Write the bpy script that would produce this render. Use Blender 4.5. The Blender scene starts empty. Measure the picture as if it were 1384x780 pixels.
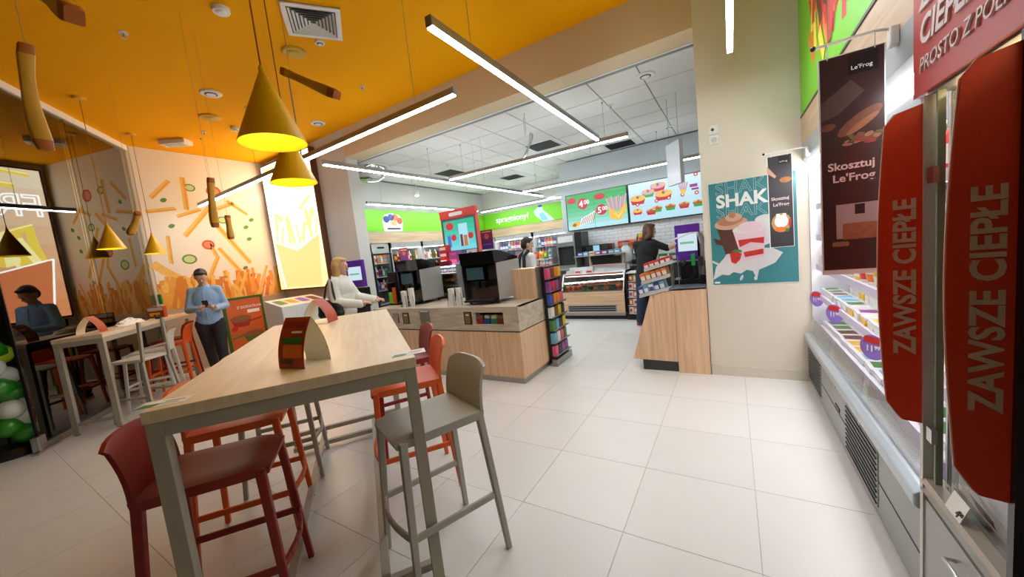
import bpy, bmesh, math, random
from mathutils import Vector, Matrix
random.seed(7)
PI = math.pi
SC = bpy.context.scene
COL = SC.collection

# ---------------------------------------------------------------- camera, world, exposure
def look_axes(yaw, pit, rol):
    f = Vector((math.sin(yaw)*math.cos(pit), math.cos(yaw)*math.cos(pit), math.sin(pit)))
    r0 = Vector((math.cos(yaw), -math.sin(yaw), 0)); u0 = r0.cross(f)
    r = math.cos(rol)*r0 + math.sin(rol)*u0
    u = -math.sin(rol)*r0 + math.cos(rol)*u0
    return r, u, f
cam = bpy.data.cameras.new('camera'); cam.sensor_width = 36; cam.sensor_fit = 'HORIZONTAL'
cam.lens = 491.0/1384*36; cam.clip_start = 0.03; cam.clip_end = 100
camo = bpy.data.objects.new('camera', cam); COL.objects.link(camo)
_r, _u, _f = look_axes(math.radians(-31.6), math.radians(-5.7), math.radians(-6.3))
camo.matrix_world = Matrix(((_r.x, _u.x, -_f.x, 0), (_r.y, _u.y, -_f.y, 0), (_r.z, _u.z, -_f.z, 1.507), (0, 0, 0, 1)))
SC.camera = camo
W = bpy.data.worlds.new('mall_light'); SC.world = W; W.use_nodes = True
W.node_tree.nodes['Background'].inputs[0].default_value = (0.95, 0.97, 1.0, 1)
W.node_tree.nodes['Background'].inputs[1].default_value = 0.06
LED = 57.0            # radiance of the white linear lamps
SC.view_settings.view_transform = 'Standard'; SC.view_settings.look = 'None'
SC.view_settings.gamma = 1; SC.view_settings.use_curve_mapping = False
SC.view_settings.exposure = 0.0
SC.cycles.max_bounces = 8; SC.cycles.transparent_max_bounces = 16
SC.cycles.sample_clamp_indirect = 6.0
SC.cycles.caustics_reflective = False; SC.cycles.caustics_refractive = False

# ---------------------------------------------------------------- frame of the facade / bar tables
def T(d, n): return (-.804*d + .595*n, .595*d + .804*n)
ROT_D = math.atan2(.595, -.804)      # local x -> along d, local y -> minus n

# ---------------------------------------------------------------- materials
def lin(c):
    out = []
    for v in c[:3]:
        v = v/255.0
        out.append(v/12.92 if v <= .04045 else ((v+.055)/1.055)**2.4)
    return (out[0], out[1], out[2], 1)
MATS = {}
def M(key, rgb=(200, 200, 200), rough=.5, metal=0.0, noise=.05, scale=14., bump=0., spec=.5, emit=0., alpha=1., trans=0., coat=0., stretch=None, vary=0.):
    if key in MATS: return MATS[key]
    m = bpy.data.materials.new(key); m.use_nodes = True; MATS[key] = m
    nt = m.node_tree; N = nt.nodes; L = nt.links
    b = N['Principled BSDF']; c = lin(rgb)
    b.inputs['Roughness'].default_value = rough; b.inputs['Metallic'].default_value = metal
    b.inputs['Specular IOR Level'].default_value = spec
    if coat: b.inputs['Coat Weight'].default_value = coat
    if trans: b.inputs['Transmission Weight'].default_value = trans
    b.inputs['Alpha'].default_value = alpha
    tc = N.new('ShaderNodeTexCoord'); mp = N.new('ShaderNodeMapping')
    L.new(tc.outputs['Object'], mp.inputs[0])
    if stretch: mp.inputs['Scale'].default_value = stretch
    nz = N.new('ShaderNodeTexNoise'); nz.inputs['Scale'].default_value = scale; nz.inputs['Detail'].default_value = 4
    L.new(mp.outputs[0], nz.inputs['Vector'])
    mx = N.new('ShaderNodeMix'); mx.data_type = 'RGBA'
    mx.inputs['A'].default_value = tuple(max(0, v*(1-noise)) for v in c[:3])+(1,)
    mx.inputs['B'].default_value = tuple(min(1, v*(1+noise)) for v in c[:3])+(1,)
    L.new(nz.outputs['Fac'], mx.inputs['Factor'])
    out = mx.outputs['Result']
    if vary:
        oi = N.new('ShaderNodeObjectInfo'); mr = N.new('ShaderNodeMapRange')
        mr.inputs['To Min'].default_value = 1-vary; mr.inputs['To Max'].default_value = 1+vary*.5
        L.new(oi.outputs['Random'], mr.inputs['Value'])
        vm = N.new('ShaderNodeVectorMath'); vm.operation = 'SCALE'
        L.new(out, vm.inputs[0]); L.new(mr.outputs[0], vm.inputs['Scale']); out = vm.outputs[0]
    L.new(out, b.inputs['Base Color'])
    if bump:
        bp = N.new('ShaderNodeBump'); bp.inputs['Strength'].default_value = bump; bp.inputs['Distance'].default_value = .01
        L.new(nz.outputs['Fac'], bp.inputs['Height']); L.new(bp.outputs[0], b.inputs['Normal'])
    if emit:
        L.new(out, b.inputs['Emission Color']); b.inputs['Emission Strength'].default_value = emit
    return m
def wood(key, c1, c2, stretch=(30, 30, 1.6), rough=.45, knots=True):
    if key in MATS: return MATS[key]
    m = bpy.data.materials.new(key); m.use_nodes = True; MATS[key] = m
    nt = m.node_tree; N = nt.nodes; L = nt.links; b = N['Principled BSDF']
    b.inputs['Roughness'].default_value = rough
    tc = N.new('ShaderNodeTexCoord'); mp = N.new('ShaderNodeMapping'); mp.inputs['Scale'].default_value = stretch
    L.new(tc.outputs['Object'], mp.inputs[0])
    nz = N.new('ShaderNodeTexNoise'); nz.inputs['Scale'].default_value = 1.0; nz.inputs['Detail'].default_value = 6; nz.inputs['Distortion'].default_value = .6
    L.new(mp.outputs[0], nz.inputs['Vector'])
    rp = N.new('ShaderNodeValToRGB'); rp.color_ramp.elements[0].position = .32; rp.color_ramp.elements[1].position = .7
    rp.color_ramp.elements[0].color = lin(c1); rp.color_ramp.elements[1].color = lin(c2)
    L.new(nz.outputs['Fac'], rp.inputs[0]); src = rp.outputs[0]
    if knots:
        mp2 = N.new('ShaderNodeMapping'); mp2.inputs['Scale'].default_value = (5, 5, 3); L.new(tc.outputs['Object'], mp2.inputs[0])
        vo = N.new('ShaderNodeTexVoronoi'); vo.inputs['Scale'].default_value = 1.0; L.new(mp2.outputs[0], vo.inputs['Vector'])
        r2 = N.new('ShaderNodeValToRGB'); r2.color_ramp.elements[0].color = (.45, .4, .35, 1); r2.color_ramp.elements[1].color = (1, 1, 1, 1)
        r2.color_ramp.elements[0].position = .02; r2.color_ramp.elements[1].position = .09
        L.new(vo.outputs['Distance'], r2.inputs[0])
        mx = N.new('ShaderNodeMix'); mx.data_type = 'RGBA'; mx.blend_type = 'MULTIPLY'; mx.inputs['Factor'].default_value = .6
        L.new(src, mx.inputs['A']); L.new(r2.outputs[0], mx.inputs['B']); src = mx.outputs['Result']
    L.new(src, b.inputs['Base Color'])
    return m
def glow(key, rgb, s):
    if key in MATS: return MATS[key]
    m = bpy.data.materials.new(key); m.use_nodes = True; MATS[key] = m
    nt = m.node_tree; N = nt.nodes; L = nt.links; b = N['Principled BSDF']
    b.inputs['Base Color'].default_value = (.02, .02, .02, 1); b.inputs['Roughness'].default_value = .3
    b.inputs['Emission Color'].default_value = lin(rgb); b.inputs['Emission Strength'].default_value = s
    return m
def pane(key, tint=(.93, .97, .95), refl=.06, ior=1.5, gain=1.0):
    if key in MATS: return MATS[key]
    m = bpy.data.materials.new(key); m.use_nodes = True; MATS[key] = m
    nt = m.node_tree; N = nt.nodes; L = nt.links; N.remove(N['Principled BSDF'])
    tr = N.new('ShaderNodeBsdfTransparent'); tr.inputs[0].default_value = tint+(1,)
    gl = N.new('ShaderNodeBsdfGlossy'); gl.inputs['Roughness'].default_value = .0; gl.inputs[0].default_value = (1, 1, 1, 1)
    fr = N.new('ShaderNodeFresnel'); fr.inputs['IOR'].default_value = ior
    ma = N.new('ShaderNodeMath'); ma.operation = 'MULTIPLY_ADD'; ma.inputs[1].default_value = gain; ma.inputs[2].default_value = refl; ma.use_clamp = True
    L.new(fr.outputs[0], ma.inputs[0])
    mx = N.new('ShaderNodeMixShader'); L.new(ma.outputs[0], mx.inputs[0]); L.new(tr.outputs[0], mx.inputs[1]); L.new(gl.outputs[0], mx.inputs[2])
    L.new(mx.outputs[0], N['Material Output'].inputs['Surface'])
    return m
def C(rgb, rough=.45, **k):
    return M('paint_%d_%d_%d_%d' % (rgb[0], rgb[1], rgb[2], int(rough*100)), rgb, rough, **k)

# ---------------------------------------------------------------- mesh helpers
class MB:
    def __init__(s): s.v = []; s.f = []; s.m = []
    def add(s, vs, fs, mi=0):
        o = len(s.v); s.v += [tuple(p) for p in vs]
        for f in fs: s.f.append(tuple(i+o for i in f)); s.m.append(mi)
        return s
    def box(s, x0, x1, y0, y1, z0, z1, mi=0):
        v = [(x0,y0,z0),(x1,y0,z0),(x1,y1,z0),(x0,y1,z0),(x0,y0,z1),(x1,y0,z1),(x1,y1,z1),(x0,y1,z1)]
        return s.add(v, [(0,3,2,1),(4,5,6,7),(0,1,5,4),(1,2,6,5),(2,3,7,6),(3,0,4,7)], mi)
    def prism(s, pts, ax, a0, a1, mi=0):
        n = len(pts)
        def P(p, a): return {'x': (a, p[0], p[1]), 'y': (p[0], a, p[1]), 'z': (p[0], p[1], a)}[ax]
        v = [P(p, a0) for p in pts]+[P(p, a1) for p in pts]
        area = sum(pts[i][0]*pts[(i+1) % n][1]-pts[(i+1) % n][0]*pts[i][1] for i in range(n))
        flip = (area < 0) ^ (ax == 'y')
        fs = [tuple(range(n))[::-1], tuple(range(n, 2*n))]+[(i, (i+1) % n, (i+1) % n+n, i+n) for i in range(n)]
        if (a1 < a0): flip = not flip
        if flip: fs = [f[::-1] for f in fs]
        return s.add(v, fs, mi)
    def bar(s, p0, p1, w, h=None, w1=None, h1=None, up=(0, 0, 1), mi=0):
        h = w if h is None else h; w1 = w if w1 is None else w1; h1 = h if h1 is None else h1
        a = Vector(p0); b = Vector(p1); t = (b-a).normalized(); U = Vector(up)
        if abs(t.dot(U)) > .97: U = Vector((0, 1, 0))
        sx = t.cross(U).normalized(); sy = sx.cross(t).normalized(); v = []
        for p, ww, hh in ((a, w, h), (b, w1, h1)):
            for i, j in ((-1,-1),(1,-1),(1,1),(-1,1)): v.append(p+sx*ww/2*i+sy*hh/2*j)
        return s.add(v, [(0,1,2,3),(7,6,5,4),(0,4,5,1),(1,5,6,2),(2,6,7,3),(3,7,4,0)], mi)
    def tube(s, pts, r, n=8, mi=0, caps=True):
        pts = [Vector(p) for p in pts]; rs = r if isinstance(r, (list, tuple)) else [r]*len(pts)
        o = len(s.v); U = Vector((0, 0, 1)); prev = None
        for k, p in enumerate(pts):
            t = (pts[min(k+1, len(pts)-1)]-pts[max(k-1, 0)]).normalized()
            if prev is None:
                a = t.cross(U)
                if a.length < .05: a = t.cross(Vector((0, 1, 0)))
                a.normalize()
            else:
                a = (prev-t*prev.dot(t)).normalized()
            prev = a; b = t.cross(a)
            for j in range(n):
                q = p+(a*math.cos(2*PI*j/n)+b*math.sin(2*PI*j/n))*rs[k]; s.v.append(tuple(q))
        for k in range(len(pts)-1):
            for j in range(n):
                s.f.append((o+k*n+j, o+k*n+(j+1) % n, o+(k+1)*n+(j+1) % n, o+(k+1)*n+j)); s.m.append(mi)
        if caps:
            s.f.append(tuple(o+j for j in range(n))[::-1]); s.m.append(mi)
            e = o+(len(pts)-1)*n; s.f.append(tuple(e+j for j in range(n))); s.m.append(mi)
        return s
    def lathe(s, prof, n=20, c=(0, 0, 0), mi=0, cap0=True, cap1=True):
        o = len(s.v)
        for r, z in prof:
            for j in range(n): s.v.append((c[0]+r*math.cos(2*PI*j/n), c[1]+r*math.sin(2*PI*j/n), c[2]+z))
        for k in range(len(prof)-1):
            for j in range(n): s.f.append((o+k*n+j, o+k*n+(j+1) % n, o+(k+1)*n+(j+1) % n, o+(k+1)*n+j)); s.m.append(mi)
        if cap0: s.f.append(tuple(o+j for j in range(n))[::-1]); s.m.append(mi)
        if cap1: e = o+(len(prof)-1)*n; s.f.append(tuple(e+j for j in range(n))); s.m.append(mi)
        return s
    def ball(s, c, r, nu=12, nv=8, mi=0, mat=None):
        if not isinstance(r, (list, tuple)): r = (r, r, r)
        o = len(s.v); vs = []
        for i in range(1, nv):
            th = PI*i/nv
            for j in range(nu): vs.append(Vector((r[0]*math.sin(th)*math.cos(2*PI*j/nu), r[1]*math.sin(th)*math.sin(2*PI*j/nu), r[2]*math.cos(th))))
        vs.append(Vector((0, 0, r[2]))); vs.append(Vector((0, 0, -r[2])))
        for v in vs:
            if mat is not None: v = mat @ v
            s.v.append(tuple(v+Vector(c)))
        top = o+(nv-1)*nu; bot = top+1
        for i in range(nv-2):
            for j in range(nu): s.f.append((o+i*nu+j, o+(i+1)*nu+j, o+(i+1)*nu+(j+1) % nu, o+i*nu+(j+1) % nu)); s.m.append(mi)
        for j in range(nu):
            s.f.append((top, o+j, o+(j+1) % nu)); s.m.append(mi)
            e = o+(nv-2)*nu; s.f.append((bot, e+(j+1) % nu, e+j)); s.m.append(mi)
        return s
    def cap(s, a, b, r0, r1, n=10):
        s.tube([a, b], [r0, r1], n); s.ball(a, r0, n, 6); s.ball(b, r1, n, 6); return s
    def mesh(s, name, mats, smooth=False):
        me = bpy.data.meshes.new(name); me.from_pydata(s.v, [], s.f)
        for m in (mats if isinstance(mats, (list, tuple)) else [mats]): me.materials.append(m)
        me.polygons.foreach_set('material_index', s.m)
        if smooth:
            me.polygons.foreach_set('use_smooth', [True]*len(me.polygons))
            try: me.set_sharp_from_angle(angle=math.radians(smooth if smooth is not True else 40))
            except Exception: pass
        me.update(); return me
    def build(s, name, mats, parent=None, smooth=False, bevel=0, loc=None, rot=None, seg=2):
        return put(name, s.mesh(name, mats, smooth), parent, bevel, loc, rot, seg)
def put(name, me, parent=None, bevel=0, loc=None, rot=None, seg=2):
    o = bpy.data.objects.new(name, me); COL.objects.link(o)
    if parent is not None: o.parent = parent
    if loc is not None: o.location = loc
    if rot is not None: o.rotation_euler = rot
    if bevel:
        b = o.modifiers.new('bevel', 'BEVEL'); b.width = bevel; b.segments = seg; b.limit_method = 'ANGLE'; b.angle_limit = math.radians(40)
    return o
def thing(name, label, cat, loc=(0, 0, 0), rotz=0., group=None):
    o = bpy.data.objects.new(name, None); COL.objects.link(o); o.empty_display_size = .1
    o.location = loc; o.rotation_euler = (0, 0, rotz); o['label'] = label; o['category'] = cat
    if group: o['group'] = group
    return o
def tag(o, label, cat, group=None):
    o['label'] = label; o['category'] = cat
    if group: o['group'] = group
    return o
def struct(o):
    o['kind'] = 'structure'; return o
def copy_tree(root, loc=None, rotz=None, label=None, group=None, mats=None):
    kids = {}
    for o in COL.objects:
        if o.parent: kids.setdefault(o.parent.name, []).append(o)
    def cp(o, par):
        c = o.copy(); COL.objects.link(c)
        if par is not None: c.parent = par
        for k in kids.get(o.name, []): cp(k, c)
        return c
    r = cp(root, None)
    if loc is not None: r.location = loc
    if rotz is not None: r.rotation_euler = (0, 0, rotz)
    if label: r['label'] = label
    if group: r['group'] = group
    return r
# text turned into mesh; lies in local xz facing -y, origin at left of baseline
_TX = {}
def text_mesh(body, size, mat, bold=0., ext=.0008, shear=0., spacing=1., align='LEFT', outline=0.):
    key = (body, size, mat.name, bold, ext, shear, spacing, align, outline)
    if key in _TX: return _TX[key]
    cu = bpy.data.curves.new('lettering', 'FONT'); cu.body = body; cu.size = size; cu.extrude = ext
    cu.offset = bold*size; cu.shear = shear; cu.space_character = spacing; cu.align_x = align; cu.resolution_u = 3
    if outline:
        cu.fill_mode = 'NONE'; cu.bevel_depth = outline; cu.bevel_resolution = 0; cu.extrude = 0
    o = bpy.data.objects.new('tmp', cu); COL.objects.link(o)
    dg = bpy.context.evaluated_depsgraph_get(); dg.update()
    me = bpy.data.meshes.new_from_object(o.evaluated_get(dg)); bpy.data.objects.remove(o); bpy.data.curves.remove(cu)
    me.materials.clear(); me.materials.append(mat); me.transform(Matrix.Rotation(PI/2, 4, 'X')); me.name = 'lettering'
    _TX[key] = me
    return me
def lettering(parent, body, u, v, size, mat, y=-.004, roll=0., name='lettering', **k):
    return put(name, text_mesh(body, size, mat, **k), parent, loc=(u, y, v), rot=(0, -roll, 0))
# flat print: coloured polygons (u, v) on the face of a panel (faces local -y)
class Print:
    def __init__(s): s.mb = MB(); s.mats = []
    def mi(s, m):
        if m not in s.mats: s.mats.append(m)
        return s.mats.index(m)
    def poly(s, pts, m, layer=1):
        s.mb.add([(u, -.0009*layer, v) for u, v in pts], [tuple(range(len(pts)))], s.mi(m)); return s
    def rect(s, u0, u1, v0, v1, m, layer=1): return s.poly([(u0, v0), (u1, v0), (u1, v1), (u0, v1)], m, layer)
    def ell(s, cu, cv, ru, rv, m, layer=1, n=18, rot=0.):
        c, q = math.cos(rot), math.sin(rot)
        return s.poly([(cu+ru*math.cos(2*PI*i/n)*c-rv*math.sin(2*PI*i/n)*q, cv+ru*math.cos(2*PI*i/n)*q+rv*math.sin(2*PI*i/n)*c) for i in range(n)], m, layer)
    def stick(s, a, b, w, m, layer=1):
        dx, dz = b[0]-a[0], b[1]-a[1]; l = math.hypot(dx, dz); nx, nz = -dz/l*w/2, dx/l*w/2
        return s.poly([(a[0]-nx, a[1]-nz), (b[0]-nx, b[1]-nz), (b[0]+nx, b[1]+nz), (a[0]+nx, a[1]+nz)], m, layer)
    def build(s, name, parent, y=0.): return s.mb.build(name, s.mats, parent, loc=(0, y, 0))
# ---------------------------------------------------------------- shell of the shop
CREAM = M('cream_paint', (226, 217, 198), .7, noise=.02, scale=3)
GREYW = M('pale_grey_paint', (204, 202, 194), .7, noise=.02, scale=3)
ORANGE = M('orange_paint', (254, 174, 0), .85, noise=.03, scale=2, spec=.12)
ALU = M('brushed_aluminium', (168, 166, 160), .35, .85, noise=.06, scale=60)
STEEL = M('stainless_steel', (190, 190, 188), .28, 1.0, noise=.05, scale=40, stretch=(1, 1, 20))
BLACK = M('black_plastic', (18, 18, 19), .38, noise=.1)
DARK = M('dark_grey_plastic', (52, 53, 55), .45)
WHITE = M('white_plastic', (232, 231, 226), .4, noise=.02)
GREEN = M('lime_green_sign', (120, 200, 30), .5, noise=.02)
OAK = wood('pale_oak_board', (216, 172, 132), (238, 202, 166), (26, 26, 1.5))
OAKH = wood('pale_oak_horizontal', (216, 172, 132), (238, 204, 168), (1.5, 26, 26))
STONEWOOD = wood('greige_stone_board', (180, 166, 146), (216, 202, 180), (3, 9, 22), knots=False)
TABLEW = wood('table_oak_laminate', (226, 202, 168), (240, 220, 190), (2.2, 34, 8), rough=.38, knots=False)
LEDM = glow('led_diffuser', (236, 246, 255), LED)

FN = -3.32                       # facade plane
FD0, FD1 = 5.25, 8.22            # visible run of the glass along d
XL = -8.45                       # mural wall
CORN = (XL, (FN-.595*XL)/.804)   # glass meets mural wall
# floor: grout bed with single tiles
fl = struct(MB().box(-9.2, 2.2, -2.2, 10.2, -.06, -.004).build('floor', M('grout', (192, 187, 177), .8)))
TS = .6
TILEM = M('cream_porcelain_tile', (228, 226, 221), .32, noise=.035, scale=2.2, vary=.035, spec=.45)
tme = MB().box(-TS/2+.0016, TS/2-.0016, -TS/2+.0016, TS/2-.0016, -.012, 0).mesh('tile', TILEM)
cells = []
for i in range(-15, 4):
    for j in range(-4, 17):
        cx, cy = .054+TS*i+TS/2, .521+TS*j+TS/2
        if not (-9 < cx < 1.9 and -1.9 < cy < 10): continue
        if .595*cx+.804*cy < FN-.5: continue
        fwd = cx*_f.x+cy*_f.y
        inv = fwd > .25 and abs((cx*_r.x+cy*_r.y)/max(fwd, .1)) < 1.75
        hid = cx > .9
        cells.append(((cx*cx+cy*cy)+(0 if inv and not hid else 1000), cx, cy))
cells.sort()
far = MB()
for k, (q, cx, cy) in enumerate(cells):
    if k < 290 and q < 1000:
        put('tile', tme, fl, loc=(cx, cy, 0))
    else:
        h = TS/2-.0016; far.box(cx-h, cx+h, cy-h, cy+h, -.012, 0)
o = far.build('tile_field', TILEM, fl); o['kind'] = 'stuff'

# orange ceiling of the seating corner
P0 = T(-2.2, FN)
struct(MB().prism([CORN, P0, (2.2, P0[1]), (2.2, 4.4), (XL, 4.4)], 'z', 3.94, 4.05).build('ceiling', ORANGE))
# beam, columns
struct(MB().box(-5.7, -.24, 4.215, 4.52, 3.46, 3.94).build('beam', M('bounce_tinted_cream', (214, 190, 152), .7, noise=.02, scale=3)))  # beam colour warmed to imitate orange light bounced off the ceiling
def wall(name, *b, mat=None): return struct(MB().box(*b).build(name, mat or CREAM))
wall('column_left', XL-.1, -5.7, 4.215, 4.45, 0, 3.94, mat=GREYW)
pil = wall('wall_right_pillar', -.24, 2.2, 4.215, 4.75, 0, 3.94)
bb = struct(MB().box(-.238, .56, 4.198, 4.214, 0, .1).build('baseboard_pillar', M('tile_skirting', (214, 206, 188), .4), bevel=.003))
wall('wall_left', XL-.1, XL, CORN[1]-.05, 4.215, 0, 3.94)
wall('wall_right', 1.5, 1.6, -2.2, 4.215, 0, 3.94)
wall('wall_far_left', -7.05, -6.95, 4.86, 10.1, 0, 3.47, mat=GREYW)
wall('wall_far', -7.05, 2.2, 10.0, 10.1, 0, 3.47, mat=GREYW)
wall('wall_far_right', 1.5, 1.6, 4.75, 10.0, 0, 3.47, mat=GREYW)
# menu wall with white brick tiles below
def brick_mat():
    m = bpy.data.materials.new('white_brick_tile'); m.use_nodes = True
    N = m.node_tree.nodes; L = m.node_tree.links; b = N['Principled BSDF']; b.inputs['Roughness'].default_value = .25
    tc = N.new('ShaderNodeTexCoord'); mp = N.new('ShaderNodeMapping'); mp.inputs['Rotation'].default_value = (PI/2, 0, 0)
    L.new(tc.outputs['Object'], mp.inputs[0])
    br = N.new('ShaderNodeTexBrick'); br.inputs['Scale'].default_value = 1; br.inputs['Brick Width'].default_value = .2; br.inputs['Row Height'].default_value = .075
    br.inputs['Mortar Size'].default_value = .004
    br.inputs['Color1'].default_value = lin((232, 232, 230)); br.inputs['Color2'].default_value = lin((224, 226, 226)); br.inputs['Mortar'].default_value = lin((176, 178, 178))
    L.new(mp.outputs[0], br.inputs['Vector']); L.new(br.outputs['Color'], b.inputs['Base Color'])
    return m
wall('wall_menu', -3.5, 1.5, 8.4, 8.6, 0, 3.47, mat=M('menu_wall_grey', (188, 194, 194), .6, noise=.02))
struct(MB().box(-3.5, 1.4, 8.392, 8.4, .9, 1.86).build('trim_brick_splashback', brick_mat()))

# white tile ceiling over the sales floor
ce = struct(MB().box(-7.1, 2.2, 4.52, 10.1, 3.487, 3.56).build('ceiling_grid', M('ceiling_t_bar', (140, 140, 138), .5)))
CT = M('mineral_ceiling_tile', (226, 224, 217), .85, noise=.03, scale=90, vary=.02)
cme = MB().box(-.291, .291, -.296, .296, -.012, .01).mesh('ceiling_tile', CT)
for i in range(-12, 4):
    for j in range(0, 10):
        cx, cy = -.262+.6*i+.3, 4.66+.61*j-.305
        if -7.0 < cx < 1.4 and 4.3 < cy < 8.35 or (-7 < cx < -3.5 and 8.35 <= cy < 9.9):
            if cy < 4.6: continue
            put('ceiling_tile', cme, ce, loc=(cx, cy, 3.487))
MB().box(-7.1, 2.2, 4.522, 4.55, 3.455, 3.487).build('edge_trim', WHITE, ce)

# glass facade
def facade():
    root = thing('glass_facade', 'tall frameless glass shopfront wall reflecting the fries lightbox', 'glass wall', T(0, FN)+(0,), ROT_D)
    g = pane('facade_glass', (.72, .74, .70), .045, 1.55, 1.2)
    xs = [FD0, 6.72, FD1]
    for a, b in zip(xs[:-1], xs[1:]):
        MB().box(a+.004, b-.004, -.006, .006, .07, 3.87).build('pane', g, root)
    MB().box(FD0, FD1, -.03, .03, 3.86, 3.94).build('head_channel', WHITE, root)
    MB().box(FD0, FD1, -.03, .03, 0, .07).build('floor_channel', ALU, root)
    MB().box(FD0-.008, FD0+.004, -.012, .012, .07, 3.86).build('edge_seal', BLACK, root)
    MB().box(FD1-.05, FD1+.02, -.05, .04, 0, 3.94).build('wall_post', M('beige_post', (186, 180, 166), .5), root)
    f = MB().box(FD0-.05, FD0+.06, -.03, .03, 0, .16).build('foot_bracket', STEEL, root, bevel=.006)
    MB().box(FD0-.14, FD0+.16, -.07, -.01, 0, .02).build('bracket_plate', STEEL, f)
    return root
facade()
def door_button():
    x, y = T(8.12, FN)
    r = thing('release_button', 'green emergency release box at glass and mural corner', 'button', (x, y, 1.28), ROT_D)
    MB().box(-.06, .06, -.075, -.032, 0, .17).build('box', M('green_box', (20, 130, 60), .4), r, bevel=.008)
    MB().box(-.04, .04, -.078, -.074, .04, .12).build('cover', M('green_cover', (60, 170, 90), .2), r)
door_button()
# the mall outside the glass
def outside():
    a, b, c, d = T(-3, FN-.02), T(14, FN-.02), T(14, -13), T(-3, -13)
    struct(MB().prism([a, b, c, d], 'z', -.06, -.002).build('floor_mall', M('mall_floor_tile', (126, 116, 102), .35, noise=.06, scale=1.5)))
    struct(MB().prism([a, b, c, d], 'z', 3.95, 4.05).build('ceiling_mall', M('mall_ceiling', (120, 112, 100), .7)))
    e, f2 = T(14, -12.9), T(-3, -12.9)
    w = MB(); w.prism([T(-3, -12.9), T(14, -12.9), T(14, -13.1), T(-3, -13.1)], 'z', 0, 3.95); struct(w.build('wall_mall', M('mall_wall', (110, 100, 92), .6)))
    w = MB(); w.prism([T(13.9, FN-.05), T(14.1, FN-.05), T(14.1, -13), T(13.9, -13)], 'z', 0, 3.95); struct(w.build('wall_mall_end', M('mall_wall', (110, 100, 92), .6)))
    for k, (dd, nn) in enumerate(((7.0, -5.0), (9.0, -5.0), (8.0, -7.2), (10.2, -7.2))):
        x, y = T(dd, nn)
        r = thing('mall_downlight', ['nearest', 'second', 'third', 'farthest'][k]+' round white downlight in mall ceiling behind the glass', 'downlight', (x, y, 3.95), 0, 'round downlights outside the glass')
        MB().lathe([(.12, -.02), (.12, 0)], 24).build('trim_ring', WHITE, r, True)
        MB().lathe([(.1, -.024), (.1, -.016)], 24).build('lens', glow('downlight_lens', (255, 244, 225), 9), r, True)
outside()

# ---------------------------------------------------------------- linear lamps
def linear_lamp(label, a, b, z, ceil, wires=(.12, .88), up=0, rod=None, power=1.):
    A = Vector((a[0], a[1], 0)); B = Vector((b[0], b[1], 0)); v = B-A; ln = v.length
    r = thing('linear_lamp', label, 'lamp', (a[0], a[1], z), math.atan2(v.y, v.x), 'white linear LED lamps on wires')
    MB().box(0, ln, -.022, .022, .0, .036).box(0, ln, -.022, -.018, .036, .056).box(0, ln, .018, .022, .036, .056).build('housing', ALU, r)
    MB().box(.006, ln-.006, -.0185, .0185, -.013, .002).build('diffuser', LEDM if power == 1 else glow('led_diffuser_%d' % int(power*100), (236, 246, 255), LED*power), r)
    if up: MB().box(.006, ln-.006, -.0175, .0175, .034, .039).build('added_ceiling_glow', glow('added_glow', (236, 246, 255), LED*.22), r)  # added glow strip that brightens the white ceiling, no part of the real lamps
    for e in (-.003, ln+.003): MB().box(e-.003, e+.003, -.023, .023, -.006, .057).build('end_cap', M('end_cap_grey', (120, 120, 118), .4), r)
    if rod: MB().tube([(rod*ln, 0, .03), (rod*ln, 0, ceil-z)], .009, 8).build('power_rod', M('grey_pole', (150, 150, 150), .4), r)
    for w in wires:
        o = MB().tube([(w*ln, 0, .05), (w*ln, 0, ceil-z)], .0022, 5).build('wire', ALU, r)
        MB().lathe([(.012, 0), (.012, .02)], 10).build('anchor', ALU, o, loc=(w*ln, 0, ceil-z-.021))
    return r
linear_lamp('long linear lamp running from orange ceiling under the beam into the shop', (-1.48, 1.80), (-1.50, 5.07), 2.89, 3.94, (.13,), power=.9)
linear_lamp('longest linear lamp, stretching across to the fries mural behind yellow pendants', (-2.0, 2.66), (-8.05, 2.84), 2.92, 3.94, (.08, .62, .9), rod=.42, power=.72)
linear_lamp('linear lamp from grey column past the dome mirror over the island', (-4.54, 3.01), (-4.33, 9.13), 2.92, 3.46, (.32, .7, .95), 1)
linear_lamp('linear lamp crossing the white ceiling in the middle of the shop', (-4.29, 5.26), (-1.17, 5.38), 2.92, 3.46, (.1, .9), 1)
linear_lamp('linear lamp above left part of the green banner', (-6.45, 5.12), (-6.45, 9.0), 2.83, 3.46, (.1, .35, .9), 1)
linear_lamp('linear lamp above the green banner with the bottle', (-6.6, 9.42), (-3.8, 9.3), 2.83, 3.46, (.05, .9), 1)
linear_lamp('linear lamp in front of the menu screens', (-4.06, 7.54), (-.4, 7.63), 2.845, 3.46, (.1, .45, .8), 1)
linear_lamp('linear lamp overhead before the cream pillar', (.05, 3.66), (.05, 1.30), 2.92, 3.94, (.15, .85))

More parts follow.
